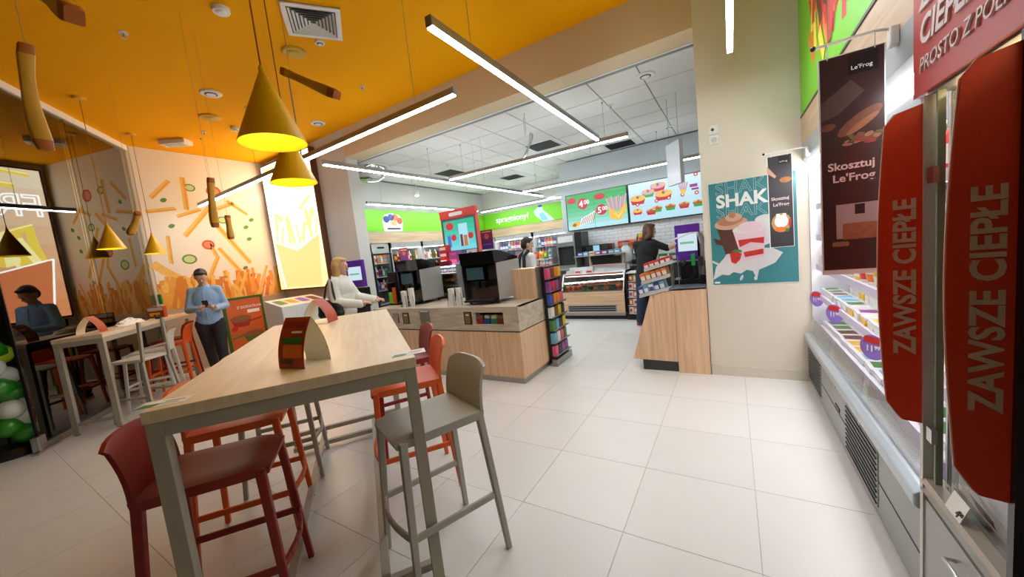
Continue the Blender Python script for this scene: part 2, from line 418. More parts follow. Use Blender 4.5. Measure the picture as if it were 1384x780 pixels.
# ---------------------------------------------------------------- ceiling fittings
def orange_vent():
    r = thing('ceiling_vent', 'white square four-way air diffuser in orange ceiling', 'vent', (-3.385, 2.375, 3.94), math.atan2(.804, .595))
    S = .25
    MB().box(-S, S, -S, S, -.006, 0).build('backing', DARK, r)
    m = MB()
    for k in range(4):
        c, s2 = math.cos(k*PI/2), math.sin(k*PI/2)
        v = [(x*c-y*s2, x*s2+y*c, z) for x, y, z in [(-S, -S, -.018), (S, -S, -.018), (.205, -.205, -.018), (-.205, -.205, -.018)]]
        m.add(v, [(3, 2, 1, 0)])
        m.add([(p[0], p[1], 0) for p in v[:2]]+[v[1], v[0]], [(0, 1, 2, 3)])
    m.build('frame', WHITE, r)
    for q in range(6):
        s0 = .195-q*.031
        for k in range(4):
            c, s2 = math.cos(k*PI/2), math.sin(k*PI/2)
            pts = [(-s0, -s0, -.022), (s0, -s0, -.022), (s0-.017, -s0+.017, -.006), (-s0+.017, -s0+.017, -.006)]
            MB().add([(x*c-y*s2, x*s2+y*c, z) for x, y, z in pts]+[(x*c-y*s2, x*s2+y*c, z+.002) for x, y, z in pts], [(3, 2, 1, 0), (4, 5, 6, 7)]).build('slat', WHITE, r)
orange_vent()
def slot_vent(x, y, label):
    r = thing('ceiling_vent', label, 'vent', (x, y, 3.475), 0, 'dark square air vents in white ceiling')
    MB().box(-.28, .28, -.28, .28, -.004, 0).build('backing', DARK, r)
    MB().box(-.29, .29, -.29, -.27, -.01, 0).box(-.29, .29, .27, .29, -.01, 0).box(-.29, -.27, -.27, .27, -.01, 0).box(.27, .29, -.27, .27, -.01, 0).build('frame', WHITE, r)
    for k in range(8): MB().add([(-.26, -.25+k*.065, -.012), (.26, -.25+k*.065, -.012), (.26, -.215+k*.065, -.003), (-.26, -.215+k*.065, -.003)], [(0, 1, 2, 3), (3, 2, 1, 0)]).build('slat', M('slat_grey', (120, 122, 122), .5), r)
slot_vent(-3.03, 6.65, 'dark louvred air vent beside the hanging edge-on sign')
slot_vent(-5.5, 6.75, 'dark louvred air vent above left end of the island')
slot_vent(-4.9, 8.6, 'dark louvred air vent farthest back by the green corner')
slot_vent(-1.9, 8.0, 'dark louvred air vent above the menu screens')
def disc(name, label, cat, x, y, z, R, h, mat, ring=None, group=None):
    r = thing(name, label, cat, (x, y, z), 0, group)
    MB().lathe([(R*.9, -h), (R, -h*.6), (R, 0)], 24).build('body', mat, r, 30)
    MB().lathe([(R*.55, -h-.006), (R*.62, -h+.001)], 24).build('ring', ring or DARK, r, 30)
    MB().lathe([(R*.4, -h-.01), (R*.5, -h-.003)], 20).build('cap', mat, r, 30)
    return r
YEL = M('yellow_paint', (205, 160, 20), .5)
disc('smoke_detector', 'white round smoke detector near top of orange ceiling', 'smoke detector', -3.80, 1.77, 3.94, .07, .035, WHITE, WHITE)
disc('ceiling_speaker', 'white ringed round speaker left of the big yellow pendant', 'speaker', -5.6, 2.32, 3.94, .115, .02, WHITE)
disc('ceiling_speaker', 'white ringed round speaker beside the grey suspension rod', 'speaker', -5.68, 3.79, 3.94, .11, .02, WHITE)
disc('round_valve', 'yellow round air valve next to the square vent', 'valve', -4.0, 2.52, 3.94, .12, .02, YEL, YEL)
disc('round_valve', 'yellow round air valve above the fries mural', 'valve', -6.42, 2.59, 3.94, .13, .02, YEL, YEL)
disc('smoke_detector', 'small white button detector touching the square vent corner', 'smoke detector', -3.65, 2.60, 3.94, .05, .02, WHITE)
disc('smoke_detector', 'small white detector above the mural near pendant shade', 'smoke detector', -6.63, 2.99, 3.94, .06, .05, WHITE)
disc('ceiling_speaker', 'white round speaker in white ceiling tile by cream pillar', 'speaker', -.82, 4.98, 3.475, .11, .02, WHITE)
disc('ceiling_speaker', 'white round speaker in white ceiling above menu screens', 'speaker', -.9, 7.6, 3.475, .1, .02, WHITE)
def sprinkler(x, y, z, label):
    r = thing('sprinkler', label, 'sprinkler', (x, y, z))
    MB().lathe([(.035, -.008), (.035, 0)], 16).build('rosette', WHITE, r, 30)
    MB().tube([(0, 0, -.005), (0, 0, -.05)], .008, 8).build('stem', STEEL, r)
    MB().lathe([(.022, -.052), (.022, -.048)], 12).build('deflector', STEEL, r)
sprinkler(-4.78, 1.36, 3.94, 'chrome sprinkler in orange ceiling, left of the smoke detector')
sprinkler(-4.17, 3.51, 3.94, 'chrome sprinkler in orange ceiling near the beam')
sprinkler(-7.1, 2.75, 3.94, 'chrome sprinkler in orange ceiling above mural')
sprinkler(-1.43, 5.63, 3.475, 'chrome sprinkler in white ceiling right of the lamp crossing')
sprinkler(-5.0, 6.1, 3.475, 'chrome sprinkler in white ceiling above the island')
def ac_unit():
    r = thing('ceiling_unit', 'white rectangular emergency unit on orange ceiling above the mural', 'ceiling unit', (-7.78, 2.59, 3.94), math.radians(36))
    MB().box(-.2, .2, -.1, .1, -.075, 0).build('body', WHITE, r, bevel=.01)
    MB().box(-.14, .14, -.06, .06, -.08, -.074).build('lens', M('lens_grey', (190, 200, 205), .2), r)
ac_unit()
# pipe-like grey suspension rod at lamp over mural
def dome():
    r = thing('dome_mirror', 'half-round convex security mirror on white ceiling by grey column', 'mirror', (-6.1, 5.02, 3.475))
    prof = [(.36*math.cos(t), -.30*math.sin(t)) for t in [PI/2*k/8 for k in range(8)]]
    MB().lathe(prof+[(.001, -.30)], 32, cap0=False).build('mirror', M('mirror_chrome', (225, 225, 225), .03, 1.0, noise=.01), r, True)
    MB().lathe([(.375, -.02), (.375, 0)], 32).build('rim', WHITE, r, True)
dome()
def edge_sign():
    r = thing('hanging_sign', 'thin lens-shaped hanging sign seen edge-on under white ceiling', 'sign', (-2.52, 4.95, 2.86), math.radians(124))
    m = MB(); pts = [(-.2+.4*k/10, .0) for k in range(11)]
    prof = [(.28*math.sin(PI*k/12), .36*(k/12)) for k in range(13)]
    MB().prism([(x, z) for x, z in prof]+[(-x, z) for x, z in prof[::-1][1:-1]], 'y', -.008, .008).build('panel', M('sign_silver', (190, 196, 205), .25, .6), r)
    pn = r.children[0]
    for v in pn.data.vertices: v.co.y += (.18-v.co.z)*.38-.05*math.sin(PI*v.co.z/.36)
    for sx in (-.08, .08): MB().tube([(sx, 0, .34), (sx, 0, .61)], .004, 6).build('rod', ALU, r)
edge_sign()
def white_sign():
    r = thing('hanging_sign', 'white box sign hanging near the menu screens by the pillar', 'sign', (-.66, 5.95, 2.2), math.radians(-52))
    MB().box(-.17, .17, -.03, .03, .02, .62).build('panel', M('opal_acrylic', (222, 226, 232), .2), r, bevel=.006)
    for sx in (-.12, .12): MB().tube([(sx, 0, .62), (sx, 0, 1.27)], .003, 6).build('rod', ALU, r)
white_sign()
def outlet(z, label):
    r = thing('wall_socket', label, 'socket', (-.108, 4.215, z))
    MB().box(-.042, .042, -.012, 0, -.042, .042).build('plate', WHITE, r, bevel=.004)
    MB().lathe([(.014, 0), (.014, .004)], 14).build('port', DARK, r, rot=(PI/2, 0, 0), loc=(-.008, -.0125, 0)) if z > 2.42 else MB().lathe([(.024, 0), (.02, .003)], 16).build('inset', M('socket_grey', (200, 198, 192), .5), r, rot=(PI/2, 0, 0), loc=(0, -.0125, 0))
outlet(2.468, 'white square data outlet, upper of the two on cream pillar')
outlet(2.37, 'white square socket, lower of the two on cream pillar')
# ---------------------------------------------------------------- fries mural (print on the left wall)
def mural():
    r = thing('fries_mural', 'cream wall mural of flying fries, pickles and tomato slices', 'mural', (XL, CORN[1], 0), PI/2)
    Wd = 4.1-CORN[1]
    MB().box(.05, Wd+.11, -.006, 0, 1.16, 3.935).build('sheet', M('mural_cream', (246, 238, 224), .6, noise=.02, scale=2), r)
    F1 = M('print_fry', (246, 200, 104), .6, noise=.12, scale=9); F2 = M('print_fry_dark', (236, 170, 66), .6, noise=.15, scale=9); F3 = M('print_fry_deep', (222, 138, 44), .6, noise=.15, scale=9)
    PG = M('print_pickle', (92, 148, 62), .6); PL = M('print_pickle_light', (208, 222, 160), .6); TR = M('print_tomato', (222, 84, 52), .6); TL = M('print_tomato_light', (238, 140, 110), .6)
    p = Print()
    def uv(px, py):                      # mural position read from wall coordinates
        return px, py
    flying = [(.20,3.10,.48,3.42,.07),(.10,2.86,.50,2.93,.065),(.66,2.92,.68,3.50,.08),(.50,2.79,.86,2.93,.06),(.56,2.44,1.0,2.97,.085),(.30,1.96,.32,2.45,.06),
              (1.02,2.72,1.52,1.88,.085),(1.03,2.20,1.36,1.66,.075),(.78,1.60,1.0,2.05,.07),(1.12,2.95,1.42,3.08,.07),(1.30,3.12,1.62,2.86,.06),(1.72,1.55,1.82,1.80,.05),(.9,2.3,.98,2.05,.07)]
    for a, b, c, d, w in flying:
        p.stick((a, b), (c, d), w, F1, 7.5); p.stick((a+.012, b-.012), (c+.012, d-.012), w*.35, F2, 8)
    # the big curved fry low on the left
    for k in range(8):
        t0, t1 = k/8, (k+1)/8
        q = lambda t: (.05+.75*t, 1.98-.42*t-.12*math.sin(PI*t))
        p.stick(q(t0), q(t1), .13, F1, 7.5)
    for cu, cv, R in ((.76,3.32,.085),(.56,2.02,.11),(1.18,2.74,.085),(.95,1.38,.09)):
        p.ell(cu, cv, R, R*.8, PG, 7.5); p.ell(cu, cv, R*.74, R*.58, PL, 8)
    for cu, cv in ((.36,3.07),(.40,2.62),(1.42,1.78),(1.50,1.62),(1.56,2.6),(1.58,2.36),(1.68,2.75)):
        p.ell(cu, cv, .05, .035, PG, 7.5, 10, .5)
    for cu, cv, R in ((1.12,3.28,.12),(.88,2.27,.1)):
        p.ell(cu, cv, R, R*.9, TR, 7.5); p.ell(cu, cv, R*.7, R*.6, TL, 8)
    rnd = random.Random(3)
    for k in range(120):                  # the standing row of fries along the lower edge
        u = .08+(Wd-.02)*rnd.random(); a = rnd.uniform(-.45, .45); hgt = rnd.uniform(.18, .62); w = rnd.uniform(.05, .08)
        u2 = min(max(u+math.sin(a)*hgt, .08), Wd+.04); b0 = min(max(u, .1), Wd+.02)
        m = (F1, F2, F3)[rnd.randrange(3)]
        p.stick((b0, 1.165), (u2, 1.17+hgt*math.cos(a)), w, m, 8.6+k*.04)
    p.build('print', r)
    MB().box(.05, Wd+.11, -.03, 0, .0, 1.15).build('dado_panel', M('beige_dado', (196, 176, 150), .6), r)
mural()

# ---------------------------------------------------------------- lightbox on the grey column
def lightbox():
    x0, x1 = -8.36, -6.55
    r = thing('lightbox', 'tall glowing lightbox poster of fries beside the mural', 'lightbox', (x0, 4.10, 1.22))
    Wd, Hh = x1-x0, 2.62
    MB().box(0, Wd, 0, .113, 0, Hh).build('case', M('lightbox_case', (96, 58, 30), .5), r)
    s = 3.5
    G = lambda n, c, k=1.: glow('lightbox_'+n, c, s*k)
    p = Print(); e = .03
    for k in range(8):
        v0, v1 = e+(Hh-2*e)*k/8, e+(Hh-2*e)*(k+1)/8; t = k/7
        p.rect(e, Wd-e, v0, v1, G('bg%d' % k, (int(242+t*13), int(160+t*78), int(104+t*98)), 1.0), 1)
    yf = G('fry', (250, 222, 84), 1.15); yl = G('fry_light', (255, 246, 170), 1.3); wl = G('white', (255, 255, 250), 1.5); rb = G('box', (234, 136, 84), .95); gn = G('green', (150, 200, 60), 1.)
    # carton with fries
    rnd = random.Random(5)
    for k in range(34):
        u = .2+1.4*rnd.random(); a = rnd.uniform(-.4, .4); h2 = rnd.uniform(.35, .62); m = yf if k % 3 else yl
        p.stick((u, .95), (min(max(u+math.sin(a)*h2, .3), 1.7), .95+h2*math.cos(a)), .11, m, 2+k*.15)
    p.poly([(.10, 1.05), (.9, .80), (1.72, 1.05), (1.58, .06), (.24, .06)], rb, 7)
    p.stick((.10, 1.05), (.24, .06), .03, wl, 8); p.stick((.10, 1.05), (.9, .80), .026, wl, 8); p.stick((.9, .80), (1.72, 1.05), .026, wl, 8)
    # flying fries
    for a, b, w in (((.35, 2.30), (1.45, 2.36), .09), ((.25, 1.62), (.72, 1.42), .11), ((.16, 2.50), (.5, 2.54), .07), ((1.2, 1.58), (1.6, 1.78), .1)):
        p.stick(a, b, w, yf, 3); p.stick((a[0], a[1]+w*.3), (b[0], b[1]+w*.3), w*.25, yl, 3.2)
    p.ell(.3, .7, .1, .08, gn, 3); p.ell(.4, .4, .07, .07, gn, 3)
    p.build('print', r)
    lettering(r, 'FRYTKI', .07, 1.80, .52, wl, y=-.014, outline=.013, spacing=.97)
lightbox()
# ---------------------------------------------------------------- bar tables
FRAME = M('beige_grey_steel', (172, 166, 150), .45, .1)
def bar_table(name, label, d0, d1, n0, n1, bars=True):
    cd, cn = (d0+d1)/2, (n0+n1)/2; L2, W2 = (d1-d0)/2, (n1-n0)/2
    r = thing(name, label, 'table', T(cd, cn)+(0,), ROT_D)
    MB().box(-L2, L2, -W2, W2, 1.055, 1.10).build('tabletop', TABLEW, r, bevel=.003)
    t = .05
    for sx in (-1, 1):
        for sy in (-1, 1):
            x, y = sx*(L2-t/2-.004), sy*(W2-t/2-.004)
            lg = MB().box(x-t/2, x+t/2, y-t/2, y+t/2, .008, 1.0).build('leg', FRAME, r, bevel=.002)
            MB().lathe([(.02, 0), (.02, .009)], 12, (x, y, 0)).build('foot', DARK, lg)
    for sy in (-1, 1): MB().box(-L2+.004, L2-.004, sy*(W2-.029)-.025, sy*(W2-.029)+.025, 1.0, 1.055).build('apron', FRAME, r, bevel=.002)
    for sx in (-1, 1): MB().box(sx*(L2-.029)-.025, sx*(L2-.029)+.025, -W2+.054, W2-.054, 1.0, 1.055).build('apron', FRAME, r, bevel=.002)
    if bars:
        for x, z in ((-L2+.1, .05), (L2-.2, .05), (L2-.03, .11)): MB().box(x-.018, x+.018, -W2+.03, W2-.03, z-.018, z+.018).build('stretcher', FRAME, r, bevel=.002)
        for y in (-.21, .21): MB().box(-L2+.1, L2-.05, y-.02, y+.02, .066, .09).build('stretcher', FRAME, r, bevel=.002)
    else:
        for x in (-L2+.03, L2-.03): MB().box(x-.018, x+.018, -W2+.03, W2-.03, .1, .135).build('stretcher', FRAME, r, bevel=.002)
    return r
bar_table('bar_table', 'large high wooden-topped table with grey steel frame in foreground', 1.61, 3.66, -.77, .16)
bar_table('bar_table', 'narrow high wooden bar table standing along the glass wall', 5.52, 7.75, -3.22, -2.80, False)

# ---------------------------------------------------------------- bar stools
def stool_meshes(mat):
    out = []
    def shell():
        m = MB(); nx, ny = 8, 10; top = []; W0 = .19
        for j in range(ny+1):
            y = .215-.43*j/ny
            for i in range(nx+1):
                s = -1+2*i/nx; x = s*(W0-.008*(1-j/ny))*(.90 if j == 0 else .975 if j == 1 else 1)
                z = .752-.012*max(0, 1-(s*s))*.9
                if j == 0: z -= .022
                if j == 1: z -= .005
                if abs(s) == 1: z -= .01
                top.append((x, y+(.012 if j == 0 else 0), z))
        k = len(top); m.v += top; m.v += [(x*.98, y*.98, .700) for x, y, z in top]
        w = nx+1
        for j in range(ny):
            for i in range(nx):
                a = j*w+i; m.f.append((a, a+w, a+w+1, a+1)); m.m.append(0); m.f.append((k+a, k+a+1, k+a+w+1, k+a+w)); m.m.append(0)
        ring = [i for i in range(w)]+[j*w+nx for j in range(1, ny+1)]+[ny*w+i for i in range(nx-1, -1, -1)]+[j*w for j in range(ny-1, 0, -1)]
        for q in range(len(ring)):
            a, b = ring[q], ring[(q+1) % len(ring)]; m.f.append((a, b, b+k, a+k)); m.m.append(0)
        return m.mesh('seat', mat, 50)
    def back():
        m = MB(); nx, nz = 8, 6; pts = [[], []]
        for side in (0, 1):
            for j in range(nz+1):
                t = j/nz; z = .735+.245*t
                for i in range(nx+1):
                    s = -1+2*i/nx; hw = .19-(.012*t); zz = z-(.028*(abs(s)**4) if j == nz else 0)
                    y = -.205-.055*t*t-.01*t+.035*s*s*(.4+.6*t)*.6-(.016 if side else 0)
                    pts[side].append((s*hw, y, zz))
        w = nx+1; k = len(pts[0]); m.v = pts[0]+pts[1]
        for j in range(nz):
            for i in range(nx):
                a = j*w+i; m.f.append((a, a+w, a+w+1, a+1)[::-1]); m.f.append((k+a, k+a+w, k+a+w+1, k+a+1)); m.m += [0, 0]
        ring = [i for i in range(w)]+[j*w+nx for j in range(1, nz+1)]+[nz*w+i for i in range(nx-1, -1, -1)]+[j*w for j in range(nz-1, 0, -1)]
        for q in range(len(ring)):
            a, b = ring[q], ring[(q+1) % len(ring)]; m.f.append((a, b, b+k, a+k)[::-1]); m.m.append(0)
        return m.mesh('backrest', mat, 50)
    out.append(('seat', shell())); out.append(('backrest', back()))
    feet = {}
    for sx in (-1, 1):
        for nm, yt, yb in (('f', .196, .235), ('b', -.195, -.245)):
            a = (sx*.170, yt, .73); b = (sx*.228, yb, 0); feet[(sx, nm)] = (Vector(a), Vector(b))
            out.append(('leg', MB().bar(a, b, .034, .036, .026, .028, up=(0, 1, 0)).mesh('leg', mat)))
    def at(sx, nm, z):
        a, b = feet[(sx, nm)]; t = (a.z-z)/a.z; return a+(b-a)*t
    for sx in (-1, 1): out.append(('rung', MB().bar(at(sx, 'f', .30), at(sx, 'b', .30), .018, .032).mesh('rung', mat)))
    p, q = at(-1, 'f', .30), at(1, 'f', .30)
    m = MB(); K = 6
    for k in range(K):
        f = lambda t: p.lerp(q, t)+Vector((0, .035*math.sin(PI*t), 0))
        m.bar(f(k/K), f((k+1)/K), .018, .032)
    out.append(('rung', m.mesh('rung', mat)))
    return out
STOOLC = {'red': M('dark_red_polypropylene', (140, 28, 20), .42, noise=.03, scale=60), 'orange': M('orange_polypropylene', (222, 92, 26), .42, noise=.03, scale=60),
          'grey': M('beige_grey_polypropylene', (168, 163, 150), .45, noise=.03, scale=60), 'white': M('pale_grey_polypropylene', (205, 203, 194), .45, noise=.03, scale=60)}
SM = {k: stool_meshes(v) for k, v in STOOLC.items()}
def stool(color, d, n, front, label, turn=0.):
    # front: +1 faces +n, -1 faces -n
    fx, fy = .595*front, .804*front
    th = math.atan2(-fx, fy)+math.radians(turn)
    r = thing('bar_stool', label, 'stool', T(d, n)+(0,), th, 'bar stools')
    for nm, me in SM[color]: put(nm, me, r, bevel=.005 if nm in ('leg', 'rung') else 0)
    return r
stool('grey', 1.83, .205, -1, 'grey bar stool in the foreground beside right corner of large table', 14)
stool('orange', 2.53, .165, -1, 'orange bar stool between grey and red stools right of large table')
stool('red', 3.12, .19, -1, 'red bar stool farthest back on right side of large table', 4)
stool('red', 1.92, -.70, 1, 'dark red bar stool under the near left corner of large table')
stool('orange', 2.52, -.76, 1, 'orange bar stool behind the dark red one, left of large table')
stool('grey', 3.2, -.72, 1, 'grey bar stool at far left side of the large table')
stool('white', 6.28, -2.76, -1, 'pale grey bar stool at the narrow table, left of the orange stool', 8)
stool('orange', 6.78, -2.74, -1, 'orange bar stool at narrow table, next to man in blue shirt', 6)
stool('red', 7.32, -2.93, -1, 'red bar stool at narrow table behind the man')
def open_chair():
    fx, fy = -.595, -.804
    r = thing('bar_chair', 'grey metal bar chair with two tall bare back posts by narrow table', 'stool', T(5.78, -2.64)+(0,), math.atan2(-fx, fy)+math.radians(-20))
    MB().box(-.19, .19, -.18, .2, .70, .735).build('seat', STOOLC['white'], r, bevel=.012)
    for sx in (-1, 1):
        MB().bar((sx*.17, -.19, .70), (sx*.15, -.21, 1.17), .03, .03, up=(0, 1, 0)).build('back_post', FRAME, r, bevel=.004)
        MB().bar((sx*.17, .17, .71), (sx*.21, .22, 0), .032, .032, .026, .026, up=(0, 1, 0)).build('leg', FRAME, r, bevel=.004)
        MB().bar((sx*.17, -.18, .71), (sx*.22, -.24, 0), .032, .032, .026, .026, up=(0, 1, 0)).build('leg', FRAME, r, bevel=.004)
        MB().bar((sx*.195, .2, .28), (sx*.20, -.21, .28), .02, .03).build('rung', FRAME, r)
    MB().bar((-.16, -.2, .85), (.16, -.2, .85), .015, .02).build('clamp', STEEL, r)
open_chair()

# ---------------------------------------------------------------- things on the tables
PRED = M('card_red_print', (176, 66, 34), .5, noise=.25, scale=18); PCREAM = M('card_cream', (240, 232, 212), .6)
PGREEN = M('print_green', (62, 128, 44), .5); PYELL = M('print_yellow', (246, 214, 70), .5); PORNG = M('print_orange', (232, 120, 40), .5, noise=.2, scale=30)
PWHITE = M('print_white', (244, 243, 238), .5); PRED2 = M('print_red', (206, 36, 34), .5); PBROWN = M('print_brown', (92, 52, 30), .5, noise=.3, scale=30)
PDARK = M('print_dark', (40, 28, 24), .45)
def tent_card(x, y, rz, label, w=.15, dp=.13, h=.215, tilt=0):
    r = thing('tent_card', label, 'menu card', (x, y, 1.10), rz, 'arched menu cards')
    K = 14; prof = []
    for k in range(K+1):
        t = k/K; a = PI*t
        q = 1-abs(2*t-1); prof.append((math.copysign(dp/2*(1-q**2.1), t-.5), h*q))
    m = MB(); e = .0012
    m.v = [(-w/2, y2, z) for y2, z in prof]+[(w/2, y2, z) for y2, z in prof]
    m2 = MB(); m2.v = [(-w/2, y2*.975, z*.985) for y2, z in prof]+[(w/2, y2*.975, z*.985) for y2, z in prof]
    for k in range(K): m.f.append((k, k+K+1, k+K+2, k+1)); m.m.append(0); m2.f.append((k+1, k+K+2, k+K+1, k)); m2.m.append(0)
    m.build('printed_face', PRED, r, 60); m2.build('inner_face', PCREAM, r, 60)
    MB().box(-w/2, w/2, -dp/2, dp/2, .0005, .002).build('base', PCREAM, r)
    # print on the front: dish, salad, header
    def fr(t):  # point of the front curve at height fraction
        return (-dp/2*(1-t**2.1)-.0014, h*t)
    def patch(u0, u1, t0, t1, mat, nm):
        q = MB(); n = 4
        for k in range(n+1):
            y2, z = fr(t0+(t1-t0)*k/n); q.v += [(u0, y2, z), (u1, y2, z)]
        for k in range(n): q.f.append((2*k, 2*k+1, 2*k+3, 2*k+2)); q.m.append(0)
        q.build(nm, mat, r)
    patch(-w*.42, w*.42, .80, .92, M('card_header', (150, 40, 26), .5), 'header')
    patch(-w*.36, w*.40, .50, .62, PGREEN, 'salad_print'); patch(-w*.30, w*.44, .22, .48, PORNG, 'dish_print'); patch(-w*.40, w*.1, .10, .2, PBROWN, 'dish_print')
    patch(-w*.05, w*.36, .70, .74, PWHITE, 'price_print')
    return r
tent_card(-1.70, .885, math.radians(10), 'red arched cardboard menu card on near half of large table', .16, .14, .22)
tent_card(-2.92, 1.70, math.radians(-60), 'red arched menu card with cream inside at far half of large table', .16, .20, .20)
X, Y = T(5.80, -3.02); tent_card(X, Y, math.radians(-35), 'arched menu card standing on the near end of narrow table', .16, .2, .2)
def flyer(x, y, rz, label):
    r = thing('flyer', label, 'flyer', (x, y, 1.1005), rz, 'small flyers stuck on the large table')
    MB().box(-.075, .075, -.04, .04, 0, .0008).build('sheet', PWHITE, r)
    p = MB(); p.add([(-.075, -.04, .0012), (-.02, -.04, .0012), (.0, -.01, .0012), (-.06, .0, .0012)], [(0, 1, 2, 3)]); p.build('leaf_print', PGREEN, r)
    MB().add([(.0, .0, .0012), (.06, .0, .0012), (.06, .012, .0012), (.0, .012, .0012)], [(0, 1, 2, 3)]).add([(.0, -.022, .0012), (.05, -.022, .0012), (.05, -.012, .0012), (.0, -.012, .0012)], [(0, 1, 2, 3)]).build('text_lines', M('print_grey', (150, 160, 150), .5), r)
flyer(-1.80, .42, math.radians(48), 'white and green flyer at near left corner of large table')
flyer(-1.29, 1.13, math.radians(50), 'white and green flyer at near right corner of large table')
def side_items():
    x, y = T(6.55, -3.02)
    r = thing('crumpled_bag', 'crumpled white paper bag lying on the narrow table', 'paper bag', (x, y, 1.10), ROT_D)
    m = MB(); rnd = random.Random(4); n = 14; rows = 7
    for j in range(rows+1):
        for i in range(n):
            a = 2*PI*i/n; rr = math.sin(PI*.5*(1-j/rows)); m.v.append((.26*rr*math.cos(a)*(1+rnd.uniform(-.12, .12)), .11*rr*math.sin(a)*(1+rnd.uniform(-.12, .12)), .002+.075*(j/rows)**.7*(1+rnd.uniform(-.3, .3))))
    for j in range(rows):
        for i in range(n): m.f.append((j*n+i, j*n+(i+1) % n, (j+1)*n+(i+1) % n, (j+1)*n+i)); m.m.append(0)
    m.f.append(tuple(range(n))[::-1]); m.m.append(0)
    m.build('paper', PWHITE, r)
    x, y = T(6.9, -3.12)
    r = thing('tray', 'black serving tray on narrow table behind the paper bag', 'tray', (x, y, 1.10), ROT_D+.2)
    MB().box(-.17, .17, -.12, .12, 0, .012).build('base', BLACK, r, bevel=.004)
    MB().box(-.17, .17, .108, .12, .012, .035).box(-.17, .17, -.12, -.108, .012, .035).box(-.17, -.158, -.108, .108, .012, .035).box(.158, .17, -.108, .108, .012, .035).build('rim', BLACK, r)
    x, y = T(7.25, -3.0)
    r = thing('menu_box', 'small red and white menu box standing on narrow table', 'menu box', (x, y, 1.10), math.radians(36))
    MB().box(-.12, .12, -.03, .03, 0, .17).build('body', PRED, r, bevel=.003)
    MB().box(-.11, .11, -.0315, -.03, .11, .16).build('header_print', PWHITE, r)
    MB().box(-.09, .06, -.0315, -.03, .03, .08).build('dish_print', PYELL, r)
    x, y = T(6.95, -2.86)
    r = thing('cable_arm', 'black clamp and cable bent over edge of the narrow table', 'cable', (x, y, 1.10), ROT_D)
    MB().box(-.03, .03, -.02, .045, .0, .03).build('clamp', BLACK, r, bevel=.004)
    MB().tube([(0, .03, .02), (.0, .06, .06), (.15, .09, .05), (.33, .1, .03), (.4, .11, -.06), (.42, .11, -.1)], .007, 6).build('cable', BLACK, r, True)
    MB().tube([(0, .05, .02), (.01, .06, -.12), (.02, .06, -.3)], .005, 6).build('lead', BLACK, r, True)
side_items()

# ---------------------------------------------------------------- pendant lamps
MUST = M('mustard_enamel', (238, 180, 14), .38, noise=.02)
INNER = M('bright_yellow_inside', (250, 226, 40), .5, noise=.02)
def pendant(x, y, zb, label):
    r = thing('pendant_lamp', label, 'lamp', (x, y, zb), 0, 'yellow cone pendant lamps')
    R, H = .135, .30; top = 3.94-zb
    MB().lathe([(R, 0), (.012, H)], 40, cap0=False, cap1=False).build('shade', MUST, r, 60)
    m = MB(); m.lathe([(.010, H-.004), (R-.003, .0)], 40, cap0=False, cap1=False); m.lathe([(R-.003, 0), (R, 0)], 40, cap0=False, cap1=False); m.build('shade_lining', INNER, r, 60)
    MB().lathe([(.012, H-.004), (.012, H+.018), (.006, H+.03)], 14).build('cap', MUST, r, 40)
    MB().tube([(0, 0, H+.02), (0, 0, top-.02)], .0035, 6).build('cord', M('orange_cord', (170, 84, 20), .6), r)
    MB().lathe([(.055, -.025), (.06, 0)], 20, (0, 0, top)).build('canopy', MUST, r, 40)
    b = MB().lathe([(.014, .15), (.016, .22)], 12).build('socket', WHITE, r)
    MB().ball((0, 0, .115), (.028, .028, .034), 14, 10).build('bulb', glow('pendant_bulb', (255, 226, 160), 60), r, True)
    return r
pendant(-1.715, .917, 2.1, 'largest yellow cone pendant lamp over near end of large table')
pendant(-2.385, 1.362, 2.1, 'yellow cone pendant lamp just below and behind the largest one')
pendant(-6.70, 1.38, 2.1, 'small yellow cone pendant lamp in front of the glass wall')
pendant(-7.80, 2.07, 2.1, 'small yellow cone pendant lamp at corner of glass and mural')

# ---------------------------------------------------------------- giant foam fries on threads
FRY = M('foam_fry', (240, 172, 52), .55, noise=.25, scale=9, bump=.3); FRYE = M('foam_fry_end', (190, 104, 34), .6, noise=.2, scale=20)
def fry(a, b, w, label, bend=.0, ceil=3.94):
    A, B = Vector(a), Vector(b); mid = (A+B)/2; t = (B-A); ln = t.length; t.normalize()
    r = thing('giant_fry', label, 'fry prop', tuple(mid), 0, 'giant french fries hanging from orange ceiling')
    m = MB(); n = 10; U = Vector((0, 0, 1)) if abs(t.z) < .9 else Vector((1, 0, 0))
    sx = t.cross(U).normalized(); sy = sx.cross(t)
    sq = [(-1, -.8), (-.8, -1), (.8, -1), (1, -.8), (1, .8), (.8, 1), (-.8, 1), (-1, .8)]
    for k in range(n+1):
        s = k/n; ww = w*(.86+.14*math.cos(6*s+1))*(.82 if k in (0, n) else 1)
        c = t*(ln*(s-.5))+sx*(bend*math.sin(PI*s))+sy*(bend*.4*math.sin(5*s))
        for i, j in sq: m.v.append(tuple(c+sx*ww/2*i+sy*ww/2*j))
    for k in range(n):
        for i in range(8): m.f.append((k*8+i, k*8+(i+1) % 8, (k+1)*8+(i+1) % 8, (k+1)*8+i)); m.m.append(1 if k in (0, n-1) else 0)
    m.f.append(tuple(range(8))[::-1]); m.f.append(tuple(n*8+i for i in range(8))); m.m += [1, 1]
    m.build('fry_body', [FRY, FRYE], r, 50)
    MB().tube([(t*(-ln*.35)).to_tuple() if A.z > B.z else (t*(ln*.35)).to_tuple(), ((t*(-ln*.35)).x if A.z > B.z else (t*(ln*.35)).x, (t*(-ln*.35)).y if A.z > B.z else (t*(ln*.35)).y, ceil-mid.z)], .0012, 4).build('thread', M('thread', (200, 160, 100), .6), r)
